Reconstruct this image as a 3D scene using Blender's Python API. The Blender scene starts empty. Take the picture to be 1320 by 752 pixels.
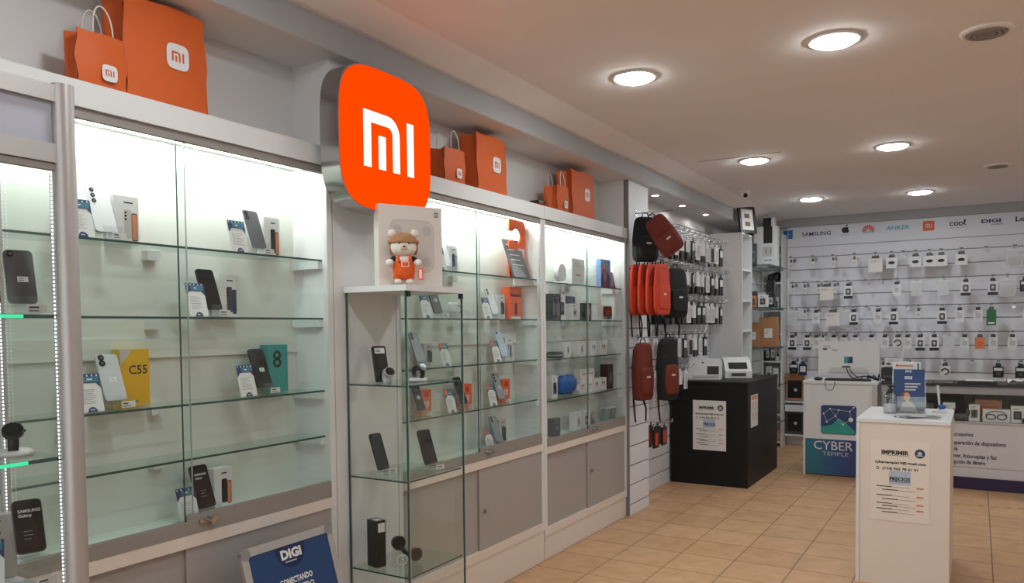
import bpy, bmesh, math, random
from mathutils import Vector, Matrix
random.seed(7)
SC = bpy.context.scene
COL = SC.collection
R = math.radians

# ------------------------------------------------------------------ camera
cam_d = bpy.data.cameras.new('camera')
cam = bpy.data.objects.new('camera', cam_d)
COL.objects.link(cam)
SC.camera = cam
EYE = Vector((0, 0, 1.5))
YAW, PIT, ROL = 0.54086, -0.037847, -0.010128
fw = Vector((-math.sin(YAW)*math.cos(PIT), math.cos(YAW)*math.cos(PIT), math.sin(PIT)))
r0 = Vector((math.cos(YAW), math.sin(YAW), 0))
u0 = r0.cross(fw)
rr = math.cos(ROL)*r0 + math.sin(ROL)*u0
uu = -math.sin(ROL)*r0 + math.cos(ROL)*u0
M = Matrix.Identity(4)
for i in range(3):
    M[i][0], M[i][1], M[i][2], M[i][3] = rr[i], uu[i], -fw[i], EYE[i]
cam.matrix_world = M
cam_d.sensor_width = 36
cam_d.lens = 1000/1320*36
cam_d.shift_y = (461-376)/1320
cam_d.clip_start = 0.05
cam_d.clip_end = 100

# ------------------------------------------------------------------ light levels, world, exposure
DOWNLIGHT = 92.0      # emission of the ceiling downlight discs
SPOT = 520.0           # the small soffit spots
STRIP = 105.0          # LED strips inside the display cabinets
TOWER_LED = 2.6
world = bpy.data.worlds.new('world')
SC.world = world
world.use_nodes = True
world.node_tree.nodes['Background'].inputs[0].default_value = (0.95, 0.97, 1.0, 1)
world.node_tree.nodes['Background'].inputs[1].default_value = 1.7  # daylight that enters through the added front window
vs = SC.view_settings
vs.view_transform = 'Standard'
vs.look = 'None'
vs.gamma = 1
vs.use_curve_mapping = False
vs.exposure = 0.0
SC.cycles.max_bounces = 10
SC.cycles.diffuse_bounces = 5
SC.cycles.glossy_bounces = 4
SC.cycles.transmission_bounces = 6
SC.cycles.transparent_max_bounces = 40
SC.cycles.sample_clamp_indirect = 4.0
SC.cycles.use_denoising = True
SC.cycles.caustics_reflective = False
SC.cycles.caustics_refractive = False

# ------------------------------------------------------------------ materials
def lin(c):
    return tuple(((v/255)/12.92 if v <= 10 else (((v/255)+0.055)/1.055)**2.4) for v in c)

MATS = {}
def mat(name, rgb, rough=0.5, metal=0.0, noise=0.0, nscale=20.0, spec=0.5, emit=0.0, bump=0.0, sheen=0.0, coat=0.0):
    if name in MATS:
        return MATS[name]
    m = bpy.data.materials.new(name)
    m.use_nodes = True
    nt = m.node_tree
    b = nt.nodes['Principled BSDF']
    c = (*lin(rgb), 1)
    b.inputs['Base Color'].default_value = c
    b.inputs['Roughness'].default_value = rough
    b.inputs['Metallic'].default_value = metal
    b.inputs['Specular IOR Level'].default_value = spec
    b.inputs['Coat Weight'].default_value = coat
    b.inputs['Sheen Weight'].default_value = sheen
    if emit:
        b.inputs['Emission Color'].default_value = c
        b.inputs['Emission Strength'].default_value = emit
    if noise or bump:
        tc = nt.nodes.new('ShaderNodeTexCoord')
        n = nt.nodes.new('ShaderNodeTexNoise')
        n.inputs['Scale'].default_value = nscale
        n.inputs['Detail'].default_value = 4
        nt.links.new(tc.outputs['Object'], n.inputs['Vector'])
        if noise:
            mx = nt.nodes.new('ShaderNodeMix')
            mx.data_type = 'RGBA'
            mx.inputs['A'].default_value = tuple(v*(1-noise) for v in c[:3]) + (1,)
            mx.inputs['B'].default_value = tuple(min(1, v*(1+noise)) for v in c[:3]) + (1,)
            nt.links.new(n.outputs['Fac'], mx.inputs['Factor'])
            nt.links.new(mx.outputs['Result'], b.inputs['Base Color'])
        if bump:
            bp = nt.nodes.new('ShaderNodeBump')
            bp.inputs['Strength'].default_value = bump
            bp.inputs['Distance'].default_value = 0.01
            nt.links.new(n.outputs['Fac'], bp.inputs['Height'])
            nt.links.new(bp.outputs['Normal'], b.inputs['Normal'])
    MATS[name] = m
    return m

def glass_mat(name, tint, base=0.035, rough=0.02):
    m = bpy.data.materials.new(name)
    m.use_nodes = True
    nt = m.node_tree
    nt.nodes.remove(nt.nodes['Principled BSDF'])
    out = nt.nodes['Material Output']
    tr = nt.nodes.new('ShaderNodeBsdfTransparent')
    tr.inputs[0].default_value = (*tint, 1)
    gl = nt.nodes.new('ShaderNodeBsdfGlossy')
    gl.inputs['Color'].default_value = (0.9, 0.95, 0.93, 1)
    gl.inputs['Roughness'].default_value = rough
    lw = nt.nodes.new('ShaderNodeLayerWeight')
    pw = nt.nodes.new('ShaderNodeMath'); pw.operation = 'POWER'; pw.inputs[1].default_value = 4.0
    ml = nt.nodes.new('ShaderNodeMath'); ml.operation = 'MULTIPLY_ADD'
    ml.inputs[1].default_value = 0.6; ml.inputs[2].default_value = base
    mx = nt.nodes.new('ShaderNodeMixShader')
    nt.links.new(lw.outputs['Facing'], pw.inputs[0])
    nt.links.new(pw.outputs[0], ml.inputs[0])
    nt.links.new(ml.outputs[0], mx.inputs[0])
    nt.links.new(tr.outputs[0], mx.inputs[1])
    nt.links.new(gl.outputs[0], mx.inputs[2])
    nt.links.new(mx.outputs[0], out.inputs['Surface'])
    MATS[name] = m
    return m

def floor_mat():
    m = bpy.data.materials.new('beige_tile')
    m.use_nodes = True
    nt = m.node_tree; L = nt.links
    b = nt.nodes['Principled BSDF']
    tc = nt.nodes.new('ShaderNodeTexCoord')
    mp = nt.nodes.new('ShaderNodeMapping')
    mp.inputs['Location'].default_value = (2.02, -4.226, 0)
    L.new(tc.outputs['Object'], mp.inputs['Vector'])
    br = nt.nodes.new('ShaderNodeTexBrick')
    br.offset = 0.0; br.squash = 1.0
    br.inputs['Color1'].default_value = (*lin((208, 168, 130)), 1)
    br.inputs['Color2'].default_value = (*lin((198, 156, 118)), 1)
    br.inputs['Mortar'].default_value = (*lin((112, 84, 62)), 1)
    br.inputs['Scale'].default_value = 1.0
    br.inputs['Mortar Size'].default_value = 0.0035
    br.inputs['Mortar Smooth'].default_value = 0.2
    br.inputs['Brick Width'].default_value = 0.352
    br.inputs['Row Height'].default_value = 0.352
    L.new(mp.outputs[0], br.inputs['Vector'])
    n = nt.nodes.new('ShaderNodeTexNoise')
    n.inputs['Scale'].default_value = 7.0; n.inputs['Detail'].default_value = 7
    n.inputs['Roughness'].default_value = 0.65
    L.new(tc.outputs['Object'], n.inputs['Vector'])
    cr = nt.nodes.new('ShaderNodeValToRGB')
    cr.color_ramp.elements[0].position = 0.3; cr.color_ramp.elements[0].color = (0.8, 0.76, 0.72, 1)
    cr.color_ramp.elements[1].position = 0.7; cr.color_ramp.elements[1].color = (1.05, 1.04, 1.03, 1)
    L.new(n.outputs['Fac'], cr.inputs['Fac'])
    mx = nt.nodes.new('ShaderNodeMix'); mx.data_type = 'RGBA'; mx.blend_type = 'MULTIPLY'
    mx.inputs['Factor'].default_value = 1.0
    L.new(br.outputs['Color'], mx.inputs['A']); L.new(cr.outputs['Color'], mx.inputs['B'])
    L.new(mx.outputs['Result'], b.inputs['Base Color'])
    b.inputs['Roughness'].default_value = 0.42
    b.inputs['Specular IOR Level'].default_value = 0.35
    bp = nt.nodes.new('ShaderNodeBump'); bp.inputs['Strength'].default_value = 0.25; bp.inputs['Distance'].default_value = 0.004
    bp.invert = True
    L.new(br.outputs['Fac'], bp.inputs['Height']); L.new(bp.outputs['Normal'], b.inputs['Normal'])
    MATS['tile'] = m
    return m

def paint(name, rgb, rough=0.7):
    return mat(name, rgb, rough, noise=0.03, nscale=3.0, spec=0.25)

TILE = floor_mat()
CEIL = paint('ceiling_paint', (240, 235, 235), 0.85)
WALL = paint('wall_paint', (218, 217, 217), 0.8)
SOFF = paint('soffit_paint', (166, 167, 170), 0.6)
LAM = mat('white_laminate', (220, 221, 222), 0.35, noise=0.02, nscale=4)
LAMW = mat('cream_laminate', (224, 212, 202), 0.4, noise=0.03, nscale=6)
PANELW = mat('cabinet_back', (216, 218, 212), 0.5, noise=0.02, nscale=3)
GREYP = mat('grey_sliding_panel', (164, 158, 155), 0.4, noise=0.03, nscale=5)
SLATW = mat('slatwall_white', (222, 222, 229), 0.4, noise=0.02, nscale=4)
GROOVE = mat('groove_dark', (124, 124, 130), 0.5)
ALU = mat('brushed_aluminium', (186, 182, 180), 0.4, metal=0.6, noise=0.04, nscale=60)
ALUD = mat('dull_aluminium', (150, 144, 140), 0.5, metal=0.2, noise=0.04, nscale=60)
CHROME = mat('chrome', (190, 190, 192), 0.18, metal=1.0)
GLASS = glass_mat('clear_glass', (0.975, 0.988, 0.982), 0.02)
GSHELF = glass_mat('shelf_glass', (0.90, 0.955, 0.935), 0.04)
ACRY = glass_mat('clear_acrylic', (0.95, 0.96, 0.96), 0.06, 0.05)
BLIST = glass_mat('blister_plastic', (0.86, 0.87, 0.88), 0.1, 0.12)
VACE = mat('pale_glass_edge', (170, 182, 178), 0.25)
CLEARP = mat('cloudy_plastic', (226, 228, 230), 0.25)
CLEARP.node_tree.nodes['Principled BSDF'].inputs['Alpha'].default_value = 0.42
GEDGE = mat('glass_edge', (52, 80, 76), 0.2)
ORANGE = mat('orange_paper', (206, 92, 30), 0.6, noise=0.08, nscale=12, bump=0.15)
ORANGED = mat('bag_shade_and_carton', (150, 40, 16), 0.7)  # darker orange paints the bags' inner shading; plain colour on the small carton
WHITE = mat('white_print', (220, 220, 222), 0.5)
PAPER = mat('paper', (220, 218, 216), 0.65)
INK = mat('ink', (34, 34, 38), 0.6)
INKG = mat('grey_ink', (120, 120, 124), 0.6)
BLACK = mat('black_plastic', (22, 22, 24), 0.35)
BLACKM = mat('matt_black_board', (15, 15, 17), 0.5, spec=0.3)
BLACKF = mat('black_fabric', (20, 20, 24), 0.9, noise=0.2, nscale=80, bump=0.2)
SCREEN = mat('phone_glass', (20, 20, 24), 0.12, coat=0.3)
GREYPH = mat('graphite_phone', (74, 72, 76), 0.3)
SILVERPH = mat('silver_phone', (190, 190, 194), 0.28, coat=0.3)
BLUEPH = mat('blue_phone', (176, 190, 210), 0.28)
STEELPH = mat('grey_phone', (140, 142, 146), 0.3)
LENS = mat('lens_black', (18, 18, 22), 0.1)
NAVY = mat('navy_print', (30, 50, 94), 0.5)
TEALP = mat('teal_print', (54, 112, 142), 0.5)
YELLOW = mat('yellow_carton', (222, 172, 14), 0.5)
TEAL = mat('teal_carton', (60, 150, 146), 0.5)
ORCARD = mat('orange_carton', (232, 96, 40), 0.5)
BROWN = mat('brown_carton', (168, 120, 82), 0.75, noise=0.08)
PURPLE = mat('purple_board', (40, 22, 66), 0.45)
RED = mat('red_fabric', (190, 58, 32), 0.85, noise=0.12, nscale=30, bump=0.25)
MAROON = mat('maroon_fabric', (104, 38, 24), 0.85, noise=0.12, nscale=30, bump=0.25)
GREEN = mat('green_carton', (50, 110, 70), 0.5)
BLUEB = mat('blue_pack', (30, 90, 170), 0.5)
PEACH = mat('peach_print', (204, 132, 96), 0.5)
SKIN = mat('skin_print', (214, 160, 128), 0.6)
HAIR = mat('hair_print', (120, 80, 52), 0.6)
VAC = mat('pale_grey_print', (190, 186, 184), 0.55)
CARTON = mat('off_white_carton', (222, 216, 210), 0.55)
BEARW = mat('cream_plush', (228, 222, 214), 0.95, noise=0.06, nscale=90, bump=0.5)
KNIT = mat('brown_knit', (168, 126, 88), 0.95, noise=0.15, nscale=120, bump=0.6)
OVERALL = mat('orange_cloth', (226, 92, 30), 0.85, noise=0.05, nscale=60, bump=0.2)
SIGN_O = mat('sign_face_orange', (255, 72, 0), 0.7, emit=1.0, spec=0.0)
SIGN_O.node_tree.nodes['Principled BSDF'].inputs['Base Color'].default_value = (0.05, 0.002, 0.0, 1)
SIGN_W = mat('sign_face_white', (255, 252, 248), 0.4, emit=1.0)
LAMP = mat('downlight_diffuser', (240, 249, 250), 0.4, emit=DOWNLIGHT)
SPOTM = mat('spot_diffuser', (255, 250, 246), 0.4, emit=SPOT)
LEDM = mat('led_strip', (246, 255, 247), 0.4, emit=STRIP)
LEDD = mat('led_dots', (238, 248, 255), 0.4, emit=TOWER_LED)
LEDG = mat('green_led_edge', (60, 225, 165), 0.3, emit=0.7)
YTAPE = mat('yellow_tape', (214, 176, 84), 0.6)

# ------------------------------------------------------------------ mesh helpers
class MB:
    def __init__(s):
        s.v = []; s.f = []; s.m = []; s.sm = []; s.mats = []; s.T = Matrix.Identity(4)
    def mi(s, m):
        if m not in s.mats: s.mats.append(m)
        return s.mats.index(m)
    def add(s, vs, fs, m, smooth=False):
        o = len(s.v); k = s.mi(m)
        s.v += [tuple(s.T @ Vector(p)) for p in vs]
        for f in fs:
            s.f.append(tuple(o+i for i in f)); s.m.append(k); s.sm.append(smooth)
        return s
    def box(s, x0, x1, y0, y1, z0, z1, m, front=None, top=None):
        vs = [(x0,y0,z0),(x1,y0,z0),(x1,y1,z0),(x0,y1,z0),(x0,y0,z1),(x1,y0,z1),(x1,y1,z1),(x0,y1,z1)]
        s.add(vs, [(0,3,2,1),(3,7,6,2),(0,4,7,3),(1,2,6,5)], m)
        s.add(vs, [(0,1,5,4)], front or m)
        s.add(vs, [(4,5,6,7)], top or m)
        return s
    def prism(s, poly, y0, y1, m, side=None, smooth=False):      # poly in (x, z), clockwise or not, extruded along y
        n = len(poly)
        a = sum(poly[i][0]*poly[(i+1)%n][1]-poly[(i+1)%n][0]*poly[i][1] for i in range(n))
        if a < 0: poly = poly[::-1]
        vs = [(x,y0,z) for x,z in poly] + [(x,y1,z) for x,z in poly]
        s.add(vs, [tuple(range(n)), tuple(range(2*n-1, n-1, -1))], m)
        s.add(vs, [(i, i+n, (i+1)%n+n, (i+1)%n) for i in range(n)], side or m, smooth)
        return s
    def flat(s, poly, y, m):
        n = len(poly)
        a = sum(poly[i][0]*poly[(i+1)%n][1]-poly[(i+1)%n][0]*poly[i][1] for i in range(n))
        if a < 0: poly = poly[::-1]
        return s.add([(x,y,z) for x,z in poly], [tuple(range(n))], m)
    def rect(s, x0, x1, z0, z1, y, m):
        return s.flat([(x0,z0),(x1,z0),(x1,z1),(x0,z1)], y, m)
    def cyl(s, p0, p1, ra, rb=None, m=None, n=14, caps=True, capm=None):
        rb = ra if rb is None else rb
        p0, p1 = Vector(p0), Vector(p1)
        d = (p1-p0).normalized()
        a = d.orthogonal().normalized(); b = d.cross(a)
        vs = []
        for p, r_ in ((p0, ra), (p1, rb)):
            for i in range(n):
                t = 2*math.pi*i/n
                vs.append(p + a*math.cos(t)*r_ + b*math.sin(t)*r_)
        s.add(vs, [(i, (i+1)%n, (i+1)%n+n, i+n) for i in range(n)], m, True)
        if caps:
            s.add(vs, [tuple(range(n-1,-1,-1)), tuple(range(n, 2*n))], capm or m)
        return s
    def tube(s, pts, r_, m, n=8, closed=False):
        P = [Vector(p) for p in pts]; k = len(P); vs = []
        prev = None
        for i, p in enumerate(P):
            if closed: d = P[(i+1)%k]-P[i-1]
            else: d = P[min(i+1,k-1)]-P[max(i-1,0)]
            d.normalize()
            a = d.orthogonal().normalized() if prev is None else (prev - d*prev.dot(d)).normalized()
            prev = a; b = d.cross(a)
            rad = r_(i/(k-1)) if callable(r_) else r_
            for j in range(n):
                t = 2*math.pi*j/n
                vs.append(p + a*math.cos(t)*rad + b*math.sin(t)*rad)
        fs = []
        for i in range(k if closed else k-1):
            for j in range(n):
                q = (i+1)%k
                fs.append((i*n+j, i*n+(j+1)%n, q*n+(j+1)%n, q*n+j))
        if not closed: fs += [tuple(range(n-1,-1,-1)), tuple(range((k-1)*n, k*n))]
        return s.add(vs, fs, m, True)
    def blob(s, c, rad, m, e1=1.0, e2=1.0, nu=20, nv=12, fn=None):      # superellipsoid
        def pw(v, e): return math.copysign(abs(v)**e, v)
        vs = []
        for j in range(nv+1):
            ph = -math.pi/2 + math.pi*j/nv
            for i in range(nu):
                th = 2*math.pi*i/nu
                x = pw(math.cos(ph), e1)*pw(math.cos(th), e2)
                y = pw(math.cos(ph), e1)*pw(math.sin(th), e2)
                z = pw(math.sin(ph), e1)
                p = (x*rad[0], y*rad[1], z*rad[2])
                if fn: p = fn(*p)
                vs.append((c[0]+p[0], c[1]+p[1], c[2]+p[2]))
        fs = [(j*nu+i, j*nu+(i+1)%nu, (j+1)*nu+(i+1)%nu, (j+1)*nu+i) for j in range(nv) for i in range(nu)]
        return s.add(vs, fs, m, True)
    def lathe(s, prof, c, m, n=20):
        vs = []
        for r_, z in prof:
            for i in range(n):
                t = 2*math.pi*i/n
                vs.append((c[0]+r_*math.cos(t), c[1]+r_*math.sin(t), c[2]+z))
        k = len(prof)
        fs = [(j*n+i, j*n+(i+1)%n, (j+1)*n+(i+1)%n, (j+1)*n+i) for j in range(k-1) for i in range(n)]
        fs += [tuple(range(n-1,-1,-1)), tuple(range((k-1)*n, k*n))]
        return s.add(vs, fs, m, True)
    def build(s, name, parent=None, loc=None, rot=None):
        me = bpy.data.meshes.new(name)
        me.from_pydata(s.v, [], s.f)
        for m in s.mats: me.materials.append(m)
        me.polygons.foreach_set('material_index', s.m)
        me.polygons.foreach_set('use_smooth', s.sm)
        me.update()
        o = bpy.data.objects.new(name, me)
        COL.objects.link(o)
        if parent: o.parent = parent
        if loc: o.location = loc
        if rot: o.rotation_euler = rot
        return o

def rrect(x0, x1, z0, z1, r_, n=5):
    r_ = min(r_, (x1-x0)/2.001, (z1-z0)/2.001)
    out = []
    for cx, cz, a0 in ((x1-r_, z0+r_, -90), (x1-r_, z1-r_, 0), (x0+r_, z1-r_, 90), (x0+r_, z0+r_, 180)):
        for i in range(n+1):
            a = R(a0+90*i/n)
            out.append((cx+r_*math.cos(a), cz+r_*math.sin(a)))
    return out

def squircle(cx, cz, a, b, e=4.2, n=56):
    out = []
    for i in range(n):
        t = 2*math.pi*i/n
        c, s_ = math.cos(t), math.sin(t)
        out.append((cx+math.copysign(abs(c)**(2/e), c)*a, cz+math.copysign(abs(s_)**(2/e), s_)*b))
    return out

def ell(cx, cz, a, b, n=20):
    return [(cx+a*math.cos(2*math.pi*i/n), cz+b*math.sin(2*math.pi*i/n)) for i in range(n)]

TXT = {}
def text(mb, s_, x, z, h, y, m, align='CENTER', bold=0.0, sx=1.0, shear=0.0, thick=0.0, width=None):
    """letters of cap height h, standing on z, facing -y"""
    key = (s_, bold, shear)
    if key not in TXT:
        cu = bpy.data.curves.new('letters', 'FONT')
        cu.body = s_; cu.size = 1.0; cu.offset = bold; cu.shear = shear; cu.resolution_u = 2; cu.fill_mode = 'FRONT'
        ob = bpy.data.objects.new('letters', cu)
        COL.objects.link(ob)
        bpy.context.view_layer.update()
        me = bpy.data.meshes.new_from_object(ob.evaluated_get(bpy.context.evaluated_depsgraph_get()))
        vs = [tuple(v.co) for v in me.vertices]; fs = [tuple(p.vertices) for p in me.polygons]
        bpy.data.objects.remove(ob); bpy.data.curves.remove(cu); bpy.data.meshes.remove(me)
        TXT[key] = (vs, fs)
    vs, fs = TXT[key]
    if not vs: return
    k = h/0.69
    lo = min(v[0] for v in vs); hi = max(v[0] for v in vs)
    kx = k*sx if width is None else width/(hi-lo)
    w = (hi-lo)*kx
    ox = x - (w/2 if align == 'CENTER' else (0 if align == 'LEFT' else w)) - lo*kx
    mb.add([(ox+v[0]*kx, y, z+v[1]*k) for v in vs], fs, m)
    return w

def lines(mb, x0, w, z, n, dz, y, m, th=0.0016):
    for i in range(n):
        ww = w*random.uniform(0.55, 1.0)
        mb.rect(x0, x0+ww, z-i*dz, z-i*dz+th, y, m)

def mi_logo(mb, cx, cz, h, y, m):
    """rounded lower-case m followed by an i, cap height h"""
    s_ = h/1.0
    def P(pts): return [(cx+(x-0.71)*s_, cz+(z-0.5)*s_) for x, z in pts]
    arc = lambda ox, oz, ra, a0, a1, n=6: [(ox+ra*math.cos(R(a0+(a1-a0)*i/n)), oz+ra*math.sin(R(a0+(a1-a0)*i/n))) for i in range(n+1)]
    out = [(0,0),(0,1)] + arc(0.66, 0.66, 0.34, 90, 0) + [(1.0,0),(0.8,0)] + arc(0.66, 0.66, 0.14, 0, 90) + [(0.2,0.8),(0.2,0)]
    mb.flat(P(out), y, m)
    mb.flat(P([(0.4,0),(0.6,0),(0.6,0.6),(0.4,0.6)]), y, m)
    mb.flat(P([(1.22,0),(1.42,0),(1.42,1),(1.22,1)]), y, m)

# ------------------------------------------------------------------ things
def tag(o, label, cat, group=None, kind=None):
    if label: o['label'] = label
    if cat: o['category'] = cat
    if group: o['group'] = group
    if kind: o['kind'] = kind
    return o
def thing(name, label, cat, loc=(0,0,0), rz=0.0, group=None):
    o = bpy.data.objects.new(name, None)
    o.empty_display_size = 0.05
    COL.objects.link(o)
    o.location = loc; o.rotation_euler = (0, 0, R(rz))
    return tag(o, label, cat, group)
def struct(name, mb):
    o = mb.build(name); o['kind'] = 'structure'
    return o
def kids(o): return list(o.children)
def dup(root, loc, rz=None, label=None, group=None):
    r_ = root.copy(); COL.objects.link(r_)
    r_.location = loc
    if rz is not None: r_.rotation_euler = (0, 0, R(rz))
    if label: r_['label'] = label
    if group: r_['group'] = group
    for ch in root.children:
        c = ch.copy(); COL.objects.link(c); c.parent = r_
        for g in ch.children:
            d = g.copy(); COL.objects.link(d); d.parent = c
    return r_
ORD = ['first','second','third','fourth','fifth','sixth','seventh','eighth','ninth','tenth','eleventh','twelfth','thirteenth','fourteenth','fifteenth','sixteenth','seventeenth','eighteenth','nineteenth','twentieth','twenty-first','twenty-second']

# ================================================================== SETTING
CZ = 2.82
b = MB(); b.box(-2.6, 3.2, -3.2, 10.2, -0.1, 0, TILE); struct('floor', b)
b = MB(); b.box(-2.7, 3.3, -3.3, 10.3, CZ, CZ+0.1, CEIL); struct('ceiling', b)
b = MB(); b.box(-2.72, -2.6, -3.3, 10.3, 0, CZ, WALL); struct('wall_left', b)
b = MB(); b.box(-2.6, 3.2, 10.2, 10.3, 0, CZ, WALL); struct('wall_back', b)
b = MB(); b.box(3.2, 3.3, -3.3, 10.3, 0, CZ, WALL); struct('wall_right', b)
b = MB(); b.box(-2.6, -1.9, -3.3, -3.2, 0, CZ, WALL); b.box(2.9, 3.2, -3.3, -3.2, 0, CZ, WALL); b.box(-1.9, 2.9, -3.3, -3.2, 2.5, CZ, WALL); struct('wall_front', b)
b = MB(); b.box(-1.9, 2.9, -3.26, -3.25, 0.0, 2.5, GLASS); struct('added_window', b)  # unseen shop window, added so daylight brightens ceiling and cabinets
b = MB()
for x in (-1.9, -0.3, 1.3, 2.86): b.box(x, x+0.04, -3.28, -3.22, 0, 2.5, ALU)
struct('trim_4', b)  # mullions of the added window
# soffit with fascia above the display cabinets
b = MB(); b.box(-2.6, -2.3, -3.2, 10.2, 2.651, CZ, SOFF); b.box(-2.6, -2.302, -3.2, 10.2, 2.65, 2.6512, WALL); struct('trim_1', b)
# stepped crown along the ceiling
b = MB()
b.add([(-2.3,-3.2,2.775),(-2.27,-3.2,2.775),(-2.09,-3.2,CZ),(-2.3,-3.2,CZ),(-2.3,10.2,2.775),(-2.27,10.2,2.775),(-2.09,10.2,CZ),(-2.3,10.2,CZ)],
      [(0,1,5,4),(1,2,6,5),(0,3,2,1),(4,5,6,7),(3,0,4,7)], CEIL)
struct('trim_2', b)
b = MB(); b.box(-2.3, 3.2, 10.12, 10.2, 2.72, CZ, SOFF); struct('trim_3', b)
# piers that divide the cabinets
b = MB(); b.box(-2.6, -2.372, 2.47, 2.88, 0, 2.65, WALL); struct('pillar', b)
b = MB(); b.box(-2.6, -2.39, 5.70, 6.12, 0, 2.65, WALL); struct('pillar.001', b)

# ------------------------------------------------------------------ ceiling fixtures
def downlight(x, y, label, r_=0.105, z=CZ, name='downlight', m=LAMP, group=None):
    t = thing(name, label, 'ceiling light', (x, y, z), 0, group)
    b = MB(); b.lathe([(r_, 0.0), (r_+0.018, -0.001), (r_+0.018, -0.006), (r_, -0.010), (r_-0.004, -0.004)], (0,0,0), WHITE, 28); b.build('trim_ring', t)
    b = MB(); b.lathe([(r_*0.3,-0.022 if r_ > 0.06 else -0.004),(r_*0.8,-0.019 if r_ > 0.06 else -0.004),(r_-0.006,-0.011 if r_ > 0.06 else -0.004),(r_-0.005,-0.003)], (0,0,0), m, 28); b.build('diffuser', t)
    return t
dl = ['in the row along the orange bags, beside the lit orange sign', 'just below the air vent, large and bright',
      'in the row along the cabinets, before the security camera', 'before the smaller vent disc, in the outer row',
      'over the black printer stand, close to the back wall', 'over the service desk, close to the back wall']
for (x, y), d in zip([(-1.57,3.9),(-0.585,3.9),(-1.545,6.36),(-0.555,6.42),(-1.51,8.62),(-0.51,8.8)], dl):
    downlight(x, y, 'round LED ceiling light ' + d)
for x, y, d in [(-1.57,1.45,'over the tall display case'),(-0.585,1.45,'over the aisle start'),(-1.57,-1.0,'over the shop entrance'),(-0.585,-1.0,'by the entrance wall'),
             (0.5,1.45,'over the aisle beyond the pedestal'),(1.6,3.9,'over the open floor'),(1.6,6.4,'over the floor before the long counter'),(1.6,8.7,'over the far end of the long counter')]:
    downlight(x, y, 'round LED light ' + d)
for i, (x, y) in enumerate([(-2.425,6.5),(-2.42,7.2),(-2.41,7.9)]):
    downlight(x, y, 'small recessed spot above the hanging cases, %s from the backpacks' % ORD[i], 0.035, 2.65, 'soffit_spot', SPOTM, 'spots in the alcove soffit')

def vent(x, y, r_, label):
    t = thing('air_vent', label, 'vent', (x, y, CZ))
    b = MB(); b.lathe([(r_*0.8,-0.001),(r_*0.82,-0.016),(r_,-0.008),(r_+0.006,0.0)], (0,0,0), CEIL, 32); b.build('flange', t)
    b = MB()
    for k in range(3): b.lathe([(r_*(0.22+0.2*k),-0.004),(r_*(0.24+0.2*k),-0.018),(r_*(0.33+0.2*k),-0.018),(r_*(0.35+0.2*k),-0.004)], (0,0,0), ALUD, 28)
    b.build('louvre_ring', t)
    b = MB(); b.cyl((0,0,-0.001),(0,0,-0.006), r_*0.8, None, INKG, 28); b.build('duct_plate', t)
vent(0.02, 4.16, 0.105, 'beige round ceiling vent with concentric rings, the larger of two')
vent(0.127, 7.70, 0.10, 'flat white round ceiling vent further back, near the brand logos')
t = thing('security_camera', 'small white dome camera with dark lens on the ceiling above the picture frame', 'camera', (-1.96, 7.7, CZ))
b = MB(); b.lathe([(0.055,0),(0.055,-0.02),(0.045,-0.026)], (0,0,0), WHITE); b.build('base_ring', t)
b = MB(); b.blob((0,0,-0.035), (0.04,0.04,0.035), WHITE); b.build('housing', t)
b = MB(); b.cyl((0.012,-0.03,-0.05),(0.018,-0.045,-0.062), 0.02, None, LENS); b.build('lens', t)
b = MB(); b.box(-1.95,-1.30,6.165,6.17,CZ-0.002,CZ,GROOVE)
tag(b.build('ceiling_crack'), 'thin dark joint line in the ceiling plaster beside the light', 'ceiling joint')

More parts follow.
